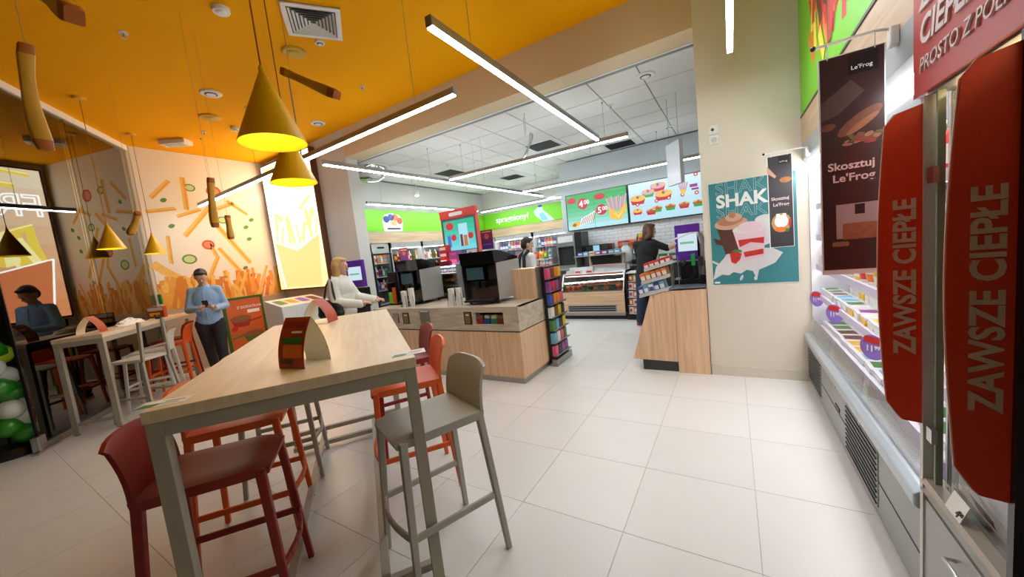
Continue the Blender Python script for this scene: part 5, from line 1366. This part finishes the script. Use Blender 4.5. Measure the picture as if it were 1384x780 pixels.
# ---------------------------------------------------------------- green banner walls and wall fridges
def banners():
    r = thing('green_banner', 'lime green wall banner with a chefs picture above left fridges', 'sign', (-6.95, 4.9, 2.04), PI/2)
    MB().box(0, 5.08, -.04, 0, .26, .76).build('panel', GREEN, r); MB().box(0, 5.08, -.05, 0, 0, .25).build('oak_strip', wood('oak_header', (188, 156, 122), (214, 186, 152), (1.5, 20, 20)), r); MB().box(0, 5.08, -.045, 0, .25, .26).build('trim', ALU, r)
    p = Print(); W3 = PWHITE
    p.poly([(.96, .27), (1.52, .27), (1.56, .5), (1.46, .66), (1.24, .7), (1.02, .66), (.94, .5)], W3, 45)
    for u, v, c in ((1.06, .55, (40, 60, 130)), (1.2, .6, (60, 80, 150)), (1.34, .6, (220, 120, 70)), (1.46, .52, (200, 80, 60)), (1.28, .47, (230, 170, 110))): p.ell(u, v, .09, .08, C(c), 45.5)
    p.rect(1.06, 1.46, .31, .35, C((60, 40, 40)), 46); p.build('print', r)
    r2 = thing('green_banner', 'lime green wall banner reading spragniony with water bottle', 'sign', (-6.9, 10.0, 2.04))
    MB().box(0, 3.4, -.04, 0, .26, .76).build('panel', GREEN, r2); MB().box(0, 3.4, -.05, 0, 0, .25).build('oak_strip', wood('oak_header', (188, 156, 122), (214, 186, 152), (1.5, 20, 20)), r2)
    lettering(r2, 'spragniony?', .45, .44, .26, PWHITE, y=-.045, bold=.02)
    p = Print(); bl = C((120, 190, 230), .3); p.poly([(2.0, .72), (2.12, .72), (2.16, .6), (2.5, .27), (2.1, .27), (1.86, .5), (1.84, .62)], C((196, 224, 240), .3), 45); p.rect(2.0, 2.12, .70, .77, C((50, 90, 170)), 46); p.poly([(2.0, .5), (2.14, .55), (2.3, .3), (2.1, .3)], bl, 46); p.build('print', r2)
    g = thing('green_tag_sign', 'small lime green sign below banner near the corner', 'sign', (-6.62, 8.25, 1.78), PI/2)
    MB().box(0, .85, -.01, 0, 0, .2).build('panel', GREEN, g)
banners()
def wall_fridge(label, loc, rz, Wd, door=False, H=2.0):
    r = thing('wall_fridge', label, 'fridge', loc, rz); D = .62
    MB().box(0, Wd, .0, D, 0, .25).build('base', FG, r)
    for x in (0, Wd-.03): MB().box(x, x+.03, 0, D, .25, H).build('side', FW if not door else FG, r)
    MB().box(.03, Wd-.03, D-.03, D, .25, H).build('back', FW, r); MB().box(0, Wd, 0, D, H-.12 if not door else H-.2, H).build('canopy', M('canopy_pale', (206, 208, 206), .4), r)
    for k in range(5): MB().box(.03, Wd-.03, .06, D-.03, .40+.29*k, .415+.29*k).build('shelf', FW, r)
    MB().box(.05, Wd-.05, .02, .05, H-.14 if not door else H-.22, H-.12 if not door else H-.2).build('lamp', glow('fridge_led', (255, 252, 250), 16 if not door else 6), r)
    if door:
        MB().box(.02, Wd-.02, -.03, -.02, .27, H-.22).build('door_glass', CLEAR, r)
        for b in ((0, .03), (Wd-.03, Wd)): MB().box(b[0], b[1], -.035, -.0, .25, H-.2).build('door_frame', BLACK, r)
        MB().box(.03, Wd-.03, -.035, 0, H-.24, H-.2).build('door_frame', BLACK, r); MB().box(Wd*.35, Wd*.7, -.003, 0, H-.1, H-.06).build('badge', BLACK, r)
    return r
XF = -6.34
wall_fridge('glass door drinks fridge next to the grey column', (XF, 4.95, 0), PI/2, .50, True, 1.98)
wall_fridge('open wall fridge below chefs picture on green banner', (XF, 5.47, 0), PI/2, .95)
wall_fridge('open wall fridge in the middle below green banner', (XF, 6.44, 0), PI/2, 1.25)
wall_fridge('open wall fridge nearest the far left corner', (XF, 7.71, 0), PI/2, 1.25)
YB = 9.37
wall_fridge('open wall fridge under spragniony banner, left one', (-6.2, YB, 0), 0, 1.3)
wall_fridge('open wall fridge under spragniony banner, right one', (-4.88, YB, 0), 0, 1.3)
for k in (2, 3, 4):
    z = .417+.29*k; nm = {2: 'lower', 3: 'middle', 4: 'upper'}[k]
    sp = row(XF-.16, 5.02, 5.42, 5, z)+row(XF-.16, 5.54, 6.38, 9, z)+row(XF-.16, 6.5, 7.64, 12, z)+row(XF-.16, 7.78, 8.9, 11, z)
    goods('drink_carton', 'food carton on %s shelf of left wall fridges' % nm, 'carton', '%s shelf cartons in left wall fridges' % nm, 'box', sp[::2], (.09, .1, .17), MX, PI/2, R, .05, 'from grey column')
    goods('drink_bottle', 'small bottle on %s shelf of left wall fridges' % nm, 'bottle', '%s shelf bottles in left wall fridges' % nm, 'bottle', sp[1::2], (.085, .085, .22), [(7, 5), (1, 7), (10, 4), (2, 0)], PI/2, R, .1, 'from grey column')
    sp = rowx(YB+.18, -6.14, -4.96, 12, z)+rowx(YB+.18, -4.82, -3.64, 12, z)
    goods('water_bottle', 'drink bottle on %s shelf below spragniony banner' % nm, 'bottle', '%s shelf bottles below spragniony banner' % nm, 'bottle', sp, (.09, .09, .24), [(10, 7), (4, 7), (9, 7), (7, 10), (5, 7), (6, 7)], 0, R, .1)
def gondola():
    r = thing('promo_gondola', 'low gondola of bottles in front of the far fridges', 'shelf', (-4.6, 7.6, 0))
    MB().box(0, 1.0, 0, .5, 0, .12).build('base', FG, r)
    for k in range(4): MB().box(0, 1.0, .0, .5, .35+.3*k, .37+.3*k).build('shelf', FW, r)
    for x in (0, .98): MB().box(x, x+.02, .2, .5, .1, 1.5).build('side', FG, r)
gondola()
for k in range(4): goods('fruit_pack', 'fruit pack on %s shelf of low gondola behind island' % ORD[k], 'fruit pack', 'fruit packs on the low gondola', 'bag', rowx(7.72, -4.55, -3.65, 7, .37+.3*k), (.12, .1, .17), [(5, 1), (0, 1), (3, 1), (1, 5)], 0, R, .2)

def fridge_poster():
    r = thing('hanging_poster', 'red to purple hanging promo poster on the left wall fridge', 'poster', (XF+.03, 5.68, 1.47), PI/2)
    for k in range(5):
        t = k/4; MB().box(0, .24, -.002, .002, .08*k, .08*(k+1)).build('sheet_band', C((int(92+88*t), int(52+4*t), int(150-90*t))), r)
    p = Print(); p.ell(.12, .27, .05, .045, C((232, 120, 90)), 4); p.rect(.03, .21, .34, .355, PWHITE, 4); p.build('print', r)
    for sx in (.04, .2): MB().tube([(sx, 0, .4), (sx, 0, .50)], .0015, 4).build('thread', ALU, r)
fridge_poster()
def spotlight():
    r = thing('spotlight', 'small glowing spotlight hanging below white ceiling above green banner', 'spotlight', (-6.7, 6.85, 3.475))
    MB().tube([(0, 0, 0), (0, 0, -.2)], .008, 8).build('stem', WHITE, r)
    MB().lathe([(.05, -.30), (.055, -.22), (.02, -.19)], 16).build('can', WHITE, r, 40)
    MB().ball((0, 0, -.305), (.045, .045, .02), 14, 8).build('bulb', glow('spot_bulb', (255, 246, 230), 30), r, True)
spotlight()

def pass_shelf():
    r = thing('pass_shelf', 'raised shelf on wooden leg over the back of deli counter', 'shelf', (-2.95, 7.50, 0))
    MB().box(0, 1.05, 0, .22, 1.235, 1.255).build('board', M('worktop_grey', (170, 166, 160), .35), r)
    for x in (.30, 1.0): MB().box(x, x+.035, .09, .125, .901, 1.235).build('leg', OAK, r)
    MB().box(.36, .98, .10, .11, 1.0, 1.2).build('back_panel', BLACK, r)
pass_shelf()
goods('small_pack', 'small pack on raised shelf over the deli counter', 'pack', 'packs on the raised deli shelf', 'box', rowx(7.6, -2.9, -1.95, 7, 1.255), (.11, .09, .08), [(4, 7), (10, 7), (3, 7), (6, 7), (2, 5)], 0, R, .2)
def deli_glass_shelf():
    r = thing('glass_shelf', 'glass sneeze shelf with pinkish edge strip above deli counter', 'shelf', (-2.55, 7.35, .0))
    MB().box(0, .75, 0, .16, 1.04, 1.048).build('glass', CLEAR, r); MB().box(0, .75, -.006, 0, 1.03, 1.055).build('edge_strip', C((206, 150, 138)), r)
    for x in (.03, .70): MB().box(x, x+.02, .06, .08, .90, 1.04).build('post', STEEL, r)
deli_glass_shelf()
# ---------------------------------------------------------------- people
def remeshed(mb, voxel, smooth=4):
    me = mb.mesh('tmp_body', M('tmp', (200, 200, 200)))
    o = bpy.data.objects.new('tmp', me); COL.objects.link(o)
    a = o.modifiers.new('r', 'REMESH'); a.mode = 'VOXEL'; a.voxel_size = voxel
    b = o.modifiers.new('s', 'SMOOTH'); b.factor = .5; b.iterations = smooth
    dg = bpy.context.evaluated_depsgraph_get(); dg.update()
    out = bpy.data.meshes.new_from_object(o.evaluated_get(dg)); bpy.data.objects.remove(o); bpy.data.meshes.remove(me)
    out.materials.clear(); out.polygons.foreach_set('use_smooth', [True]*len(out.polygons))
    return out
SKIN = M('skin', (214, 166, 138), .5, noise=.06, scale=30)
def limb(m, pts, rs):
    for a, b, r0, r1 in zip(pts[:-1], pts[1:], rs[:-1], rs[1:]): m.cap(a, b, r0, r1, 12)
def hand(m, w, tip, nrm, side):
    # w wrist, tip direction point, nrm palm normal; five fingers curled
    w = Vector(w); t = (Vector(tip)-w).normalized(); nrm = Vector(nrm); nrm = (nrm-t*nrm.dot(t)).normalized(); s = t.cross(nrm)*side
    m.ball(w+t*.045, (.03, .03, .045), 10, 7); 
    for q in (-.028, 0, .028): m.cap(w+t*.02+s*q*.7, w+t*.085+s*q, .015, .014, 8)
    for k, (off, l) in enumerate(((-.033, .055), (-.011, .068), (.011, .064), (.033, .048))):
        a = w+t*.09+s*off; b = a+t*l*.5+nrm*l*.15; c = b+t*l*.25+nrm*l*.45
        m.cap(a, b, .0105, .0098, 8); m.cap(b, c, .0098, .0085, 8)
    a = w+t*.03-s*.03; b = a+t*.03-s*.028+nrm*.012; c = b+t*.03+nrm*.012; m.cap(a, b, .013, .0115, 8); m.cap(b, c, .0115, .0095, 8)
def person(name, label, loc, rz, J, shirt, trousers, shoes, hair, hair_len=0., sleeve=1.0, scale=1., voxel=.011, stout=1., loose=.012):
    r = thing(name, label, 'person', loc, rz)
    r.scale = (scale, scale, scale)
    V = {k: Vector(v) for k, v in J.items()}
    def both(m, g=0., torso=True, arms=1., legs=0., neck=True):
        if torso:
            ch, wa, hp = V['chest'], V['waist'], V['hip']
            m.ball(ch, (.165*stout+g, .108*stout+g, .17+g), 16, 10); m.ball(ch.lerp(wa, .6), (.145*stout+g, .10*stout+g, .16+g), 16, 10); m.ball(wa, (.14*stout+g, .10*stout+g, .13+g), 16, 10); m.ball(hp, (.16*stout+g, .115*stout+g, .12+g), 16, 10)
            m.cap(V['sl'], V['sr'], .056+g, .056+g, 12); m.cap(ch+Vector((0, .0, .1)), V['neck'], .085+g, .055+g*.6, 12)
            m.cap(ch, hp, .11+g, .12+g, 12)
        for s in 'lr':
            if arms > 0:
                sh, el, wr = V['s'+s], V['e'+s], V['w'+s]
                limb(m, [sh, el], [.051+g, .042+g])
                if arms >= 1: limb(m, [el, wr], [.043+g, .031+g])
                elif arms > .5: e2 = el.lerp(wr, (arms-.5)*2); limb(m, [el, e2], [.043+g, .036+g])
            if legs:
                limb(m, [V['h'+s], V['k'+s], V['a'+s]], [.092*stout+g, .062+g, .042+g+(.012 if g else 0)])
    body = MB(); both(body, 0, True, 1., 1.)
    body.cap(V['neck'], V['head']-Vector((0, 0, .05)), .052, .05, 12)
    # head with a face, turned towards 'look'
    H = V['head']; lk = (V['look']-H); f = lk.normalized(); up = Vector((0, 0, 1)); sd = f.cross(up).normalized(); up2 = sd.cross(f)
    Rm = Matrix((sd, f, up2)).transposed()
    def hp(x, y, z): return H+sd*x+f*y+up2*z
    body.ball(H+up2*.02, (.074, .094, .105), 18, 12, mat=Rm); body.ball(hp(0, .028, -.045), (.056, .062, .066), 14, 9, mat=Rm)
    body.cap(hp(0, .088, .02), hp(0, .112, -.018), .008, .014, 8); body.ball(hp(0, .088, .036), (.05, .014, .012), 10, 6, mat=Rm); body.ball(hp(0, .082, -.055), (.026, .012, .012), 10, 6, mat=Rm); body.ball(hp(0, .075, -.09), (.024, .02, .018), 10, 6, mat=Rm)
    for s in (-1, 1): body.ball(hp(s*.076, -.006, .0), (.012, .022, .034), 8, 6, mat=Rm)
    for s, k in ((-1, 'l'), (1, 'r')): hand(body, V['w'+k], V['t'+k], V.get('n'+k, Vector((0, 0, -1))), s)
    me = remeshed(body, voxel*.8, 3); me.materials.append(SKIN); put('body', me, r)
    for s in (-1, 1):
        e = MB().ball(hp(s*.031, .084, .012), (.013, .008, .009), 10, 6, mat=Rm).build('eye', M('eye_white', (236, 232, 226), .3), r, True)
        MB().ball(hp(s*.031, .0905, .012), (.006, .004, .006), 8, 6, mat=Rm).build('iris', M('iris_dark', (40, 28, 20), .3), e, True)
        MB().cap(hp(s*.016, .092, .032), hp(s*.046, .086, .034), .0035, .003, 6).build('eyebrow', hair, r, True)
    MB().cap(hp(-.02, .090, -.052), hp(.02, .090, -.052), .0045, .0045, 6).build('lips', M('lips', (176, 96, 88), .5), r, True)
    # hair
    hm = MB(); hm.ball(hp(0, -.018, .05), (.084, .092, .088), 18, 12, mat=Rm); hm.ball(hp(0, -.045, .0), (.078, .07, .085), 16, 10, mat=Rm); hm.ball(hp(0, .052, .098), (.058, .04, .026), 12, 8, mat=Rm)
    if hair_len:
        for s in (-1, 0, 1):
            a = hp(s*.06, -.05 if s == 0 else -.02, .02); b = H+Vector((0, 0, -hair_len*.6))-f*(.075 if s == 0 else .03)+sd*s*.085; c = H+Vector((0, 0, -hair_len))-f*.085+sd*s*.07
            limb(hm, [a, b, c], [.055, .05, .03])
    me = remeshed(hm, voxel, 2); me.materials.append(hair); put('hair', me, r)
    # clothes
    sm = MB(); both(sm, loose, True, sleeve, 0); sm.ball(V['hip']+Vector((0, 0, -.03)), (.165*stout+.012, .118*stout+.012, .085), 16, 10)
    me = remeshed(sm, voxel*1.1, 4); me.materials.append(shirt)
    top = put('top', me, r)
    tm = MB(); g = .012
    tm.ball(V['hip']+Vector((0, 0, -.03)), (.155*stout+.004, .108*stout+.004, .10), 16, 10)
    for s in 'lr':
        tm.cap(V['hip']+Vector((0, 0, -.06)), V['h'+s], .092*stout+g, .090*stout+g, 12); limb(tm, [V['h'+s], V['k'+s], V['a'+s]], [.095*stout+g, .064+g, .05+g])
    me = remeshed(tm, voxel*1.1, 4); me.materials.append(trousers); put('trousers', me, r)
    for s in 'lr':
        a = V['a'+s]; d = V['f'+s]-a; d.z = 0; d.normalize(); z0 = .0
        q = MB(); q.cap((a.x-d.x*.03, a.y-d.y*.03, .042), (a.x+d.x*.13, a.y+d.y*.13, .034), .042, .034, 12); q.cap((a.x, a.y, a.z), (a.x, a.y, .045), .046, .044, 12)
        for i, v in enumerate(q.v): q.v[i] = (v[0], v[1], max(v[2], .004))
        me = remeshed(q, .01, 2); me.materials.append(shoes); sh = put('shoe', me, r)
        MB().bar((a.x-d.x*.075, a.y-d.y*.075, .008), (a.x+d.x*.165, a.y+d.y*.165, .008), .078, .016).build('sole', M('sole_pale', (220, 216, 208), .6), sh, bevel=.006)
    return r
BASE = dict(hip=(0, 0, .95), waist=(0, 0, 1.08), chest=(0, 0, 1.28), neck=(0, -.005, 1.47), head=(0, -.02, 1.60), look=(0, -1, 1.60), sl=(-.15, 0, 1.395), sr=(.15, 0, 1.395), el=(-.21, .02, 1.12), er=(.21, .02, 1.12), wl=(-.23, -.06, .88), wr=(.23, -.06, .88), tl=(-.23, -.1, .7), tr=(.23, -.1, .7), hl=(-.09, 0, .88), hr=(.09, 0, .88), kl=(-.1, -.02, .49), kr=(.1, -.02, .49), al=(-.11, .02, .085), ar=(.11, .02, .085), fl=(-.12, -.2, 0), fr=(.12, -.2, 0))
def pose(**k): d = dict(BASE); d.update(k); return d
# man looking at his phone, mid step, facing the camera's right
mx, my = T(7.22, -2.36)
man = person('person', 'man in light blue shirt and dark trousers looking at his phone', (mx, my, 0), math.radians(62),
    pose(look=(.05, -.6, 1.28), head=(0, -.05, 1.60), chest=(0, -.01, 1.28), el=(-.225, -.02, 1.12), wl=(-.06, -.26, 1.13), tl=(.04, -.33, 1.16), nl=(0, 0, 1), er=(.22, .03, 1.12), wr=(.13, -.24, 1.11), tr=(.07, -.34, 1.15), nr=(0, 0, 1), kl=(-.09, .10, .50), al=(-.10, .30, .12), fl=(-.1, .1, 0), kr=(.09, -.08, .49), ar=(.1, -.10, .085), fr=(.1, -.3, 0)),
    M('light_blue_shirt', (150, 186, 226), .7, noise=.08, scale=8), M('black_trousers', (30, 32, 40), .7), M('black_shoes', (24, 22, 22), .4), M('black_hair', (26, 22, 20), .5), 0, 1., 1.03, stout=1.02)
cm = M('light_blue_collar', (168, 198, 232), .7)
MB().tube([(-.05, -.075, 1.43), (-.062, .0, 1.475), (0, .062, 1.485), (.062, .0, 1.475), (.05, -.075, 1.43)], .013, 8).build('collar', cm, man, True)
MB().tube([(0, -.115, 1.40), (0, -.135, 1.28), (0, -.13, 1.1), (0, -.135, .95)], .006, 6).build('placket', cm, man, True)
ph = thing('smartphone', 'dark smartphone held by the man in blue shirt', 'phone', (mx, my, 0), math.radians(62))
o = MB().box(-.036, .036, -.005, .005, -.07, .07).build('case', BLACK, ph, bevel=.003, loc=(.045, -.37, 1.235), rot=(math.radians(40), 0, 0)); MB().box(-.032, .032, .0052, .0058, -.062, .062).build('display', M('phone_glass', (40, 44, 52), .1), o)
# woman with handbag at the kiosk, facing right, back three-quarter to the camera
wx, wy = -4.55, 2.98
woman = person('person', 'blonde woman in white blouse with black handbag at the purple kiosk', (wx, wy, 0), math.radians(118),
    pose(look=(.0, -1.0, 1.42), head=(0, -.04, 1.56), neck=(0, -.01, 1.43), sl=(-.155, 0, 1.36), sr=(.155, 0, 1.36), el=(-.23, -.03, 1.10), wl=(-.13, -.31, 1.05), tl=(-.1, -.42, 1.06), er=(.23, -.10, 1.12), wr=(.16, -.38, 1.06), tr=(.15, -.5, 1.06), kl=(-.1, -.02, .49), kr=(.1, .0, .49), nl=(0, 0, -1)),
    M('white_blouse', (236, 232, 222), .8, noise=.06, scale=10, bump=.2), M('cream_trousers', (206, 200, 190), .8), M('dark_shoes', (40, 38, 38), .5), M('blonde_hair', (196, 152, 96), .55, noise=.3, scale=40, stretch=(6, 6, 1)), .30, 1., 1.0, stout=1.2, loose=.026)
def handbag():
    r = thing('handbag', 'black leather shoulder bag hanging on the blonde woman', 'bag', (wx, wy, 0), math.radians(118))
    LE = M('black_leather', (26, 25, 26), .35, noise=.2, scale=60, bump=.2)
    me = MB(); me.ball((-.25, .03, 1.03), (.07, .17, .13), 16, 10); me.ball((-.25, .03, .97), (.08, .18, .09), 16, 10); b = remeshed(me, .012, 3); b.materials.append(LE); put('pouch', b, r)
    MB().tube([(-.27, -.06, 1.10), (-.265, -.05, 1.22), (-.245, -.035, 1.33), (-.19, .0, 1.435), (-.235, .05, 1.34), (-.26, .075, 1.22), (-.27, .10, 1.10)], .012, 8).build('strap', LE, r, True)
    MB().box(-.335, -.322, -.04, .10, 1.03, 1.05).build('clasp', STEEL, r)
handbag()
# staff woman in black, seen from behind, arm stretched to the right
sx, sy = -1.24, 6.35
person('person', 'staff woman in black shirt reaching right behind checkout counter', (sx, sy, 0), math.radians(155),
    pose(look=(-.5, -.8, 1.5), chest=(-.03, -.02, 1.28), neck=(-.05, -.03, 1.47), head=(-.07, -.05, 1.60), sl=(-.16, 0, 1.40), sr=(.16, 0, 1.40), el=(-.34, -.10, 1.30), wl=(-.58, -.2, 1.36), tl=(-.7, -.25, 1.38), er=(.2, -.1, 1.13), wr=(.02, -.28, 1.08), tr=(-.08, -.36, 1.08), ar=(.16, .05, .085), kr=(.13, .02, .49)),
    M('black_tshirt', (24, 24, 27), .8), M('dark_jeans', (40, 52, 80), .8, noise=.15, scale=30), M('red_shoes', (150, 40, 40), .5), M('brown_hair', (96, 58, 34), .5, noise=.2, scale=40), .12, .5, 1.0, stout=1.1)
# worker behind the island
worker = person('person', 'dark-haired worker in white and black top behind coffee island', (-2.98, 5.45, 0), math.radians(150),
    pose(look=(-.3, -.9, 1.4)), M('white_top', (226, 226, 224), .8), M('black_trousers', (30, 32, 40), .7), M('black_shoes', (24, 22, 22), .4), M('black_hair', (26, 22, 20), .5), 0, .5, 1.0)
MB().tube([(-.10, .135, 1.0), (-.09, .14, 1.2), (-.07, .11, 1.42), (-.06, .0, 1.50)], .03, 8).build('apron_strap', BLACK, worker, True); MB().tube([(.12, .13, 1.0), (.1, .14, 1.2), (.07, .11, 1.42), (.06, .0, 1.50)], .03, 8).build('apron_strap', BLACK, worker, True)
# ---------------------------------------------------------------- balloon column outside the glass edge
def balloons():
    G1 = M('green_latex', (46, 138, 34), .22, noise=.05, coat=.3); W1 = M('white_latex', (232, 234, 228), .25, noise=.03, coat=.3); Y1 = M('lime_latex', (190, 206, 40), .22, coat=.3)
    spec = [(5.36, -3.47, .19, G1, 'dark green'), (5.27, -3.52, .30, G1, 'green'), (5.42, -3.50, .34, W1, 'white'), (5.30, -3.50, .47, W1, 'white'), (5.48, -3.58, .46, W1, 'white'), (5.36, -3.52, .63, G1, 'green'), (5.50, -3.60, .64, G1, 'green'), (5.26, -3.50, .72, G1, 'green'), (5.38, -3.52, .81, W1, 'white'), (5.28, -3.54, .92, W1, 'white'), (5.36, -3.52, 1.04, Y1, 'lime yellow'), (5.26, -3.5, 1.12, G1, 'green')]
    names = ['lowest dark green balloon just above the black base', 'green balloon second from bottom at picture edge', 'white balloon beside the lowest green one behind the glass', 'white balloon above the lower green balloons', 'rear white balloon seen through the glass edge', 'green balloon in the middle of the column', 'rear green balloon seen through the glass edge', 'green balloon left of the middle', 'white balloon above the middle green balloons', 'upper white balloon at left picture edge', 'lime yellow balloon near top of the column', 'topmost green balloon of the column']
    for (d, n, z, mt, cn), nm in zip(spec, names):
        x, y = T(d, n)
        r = thing('balloon', nm, 'balloon', (x, y, z), random.uniform(0, 6), 'balloons outside the glass edge')
        prof = [(.002, -.125), (.02, -.115), (.055, -.085), (.09, -.035), (.102, .01), (.095, .05), (.07, .085), (.035, .105), (.001, .11)]
        b = MB().lathe(prof, 20, cap0=False, cap1=False); 
        b.build('skin', mt, r, True, rot=(random.uniform(.9, 1.6), random.uniform(-.6, .6), 0))
    x, y = T(5.34, -3.58)
    b = thing('balloon_stand', 'black round weighted base of the balloon column', 'stand', (x, y, 0))
    MB().lathe([(.22, 0), (.22, .05), (.18, .09), (.03, .10)], 24).build('base', BLACK, b, 40); MB().tube([(0, 0, .1), (0, 0, 1.2)], .01, 8).build('pole', BLACK, b)
balloons()
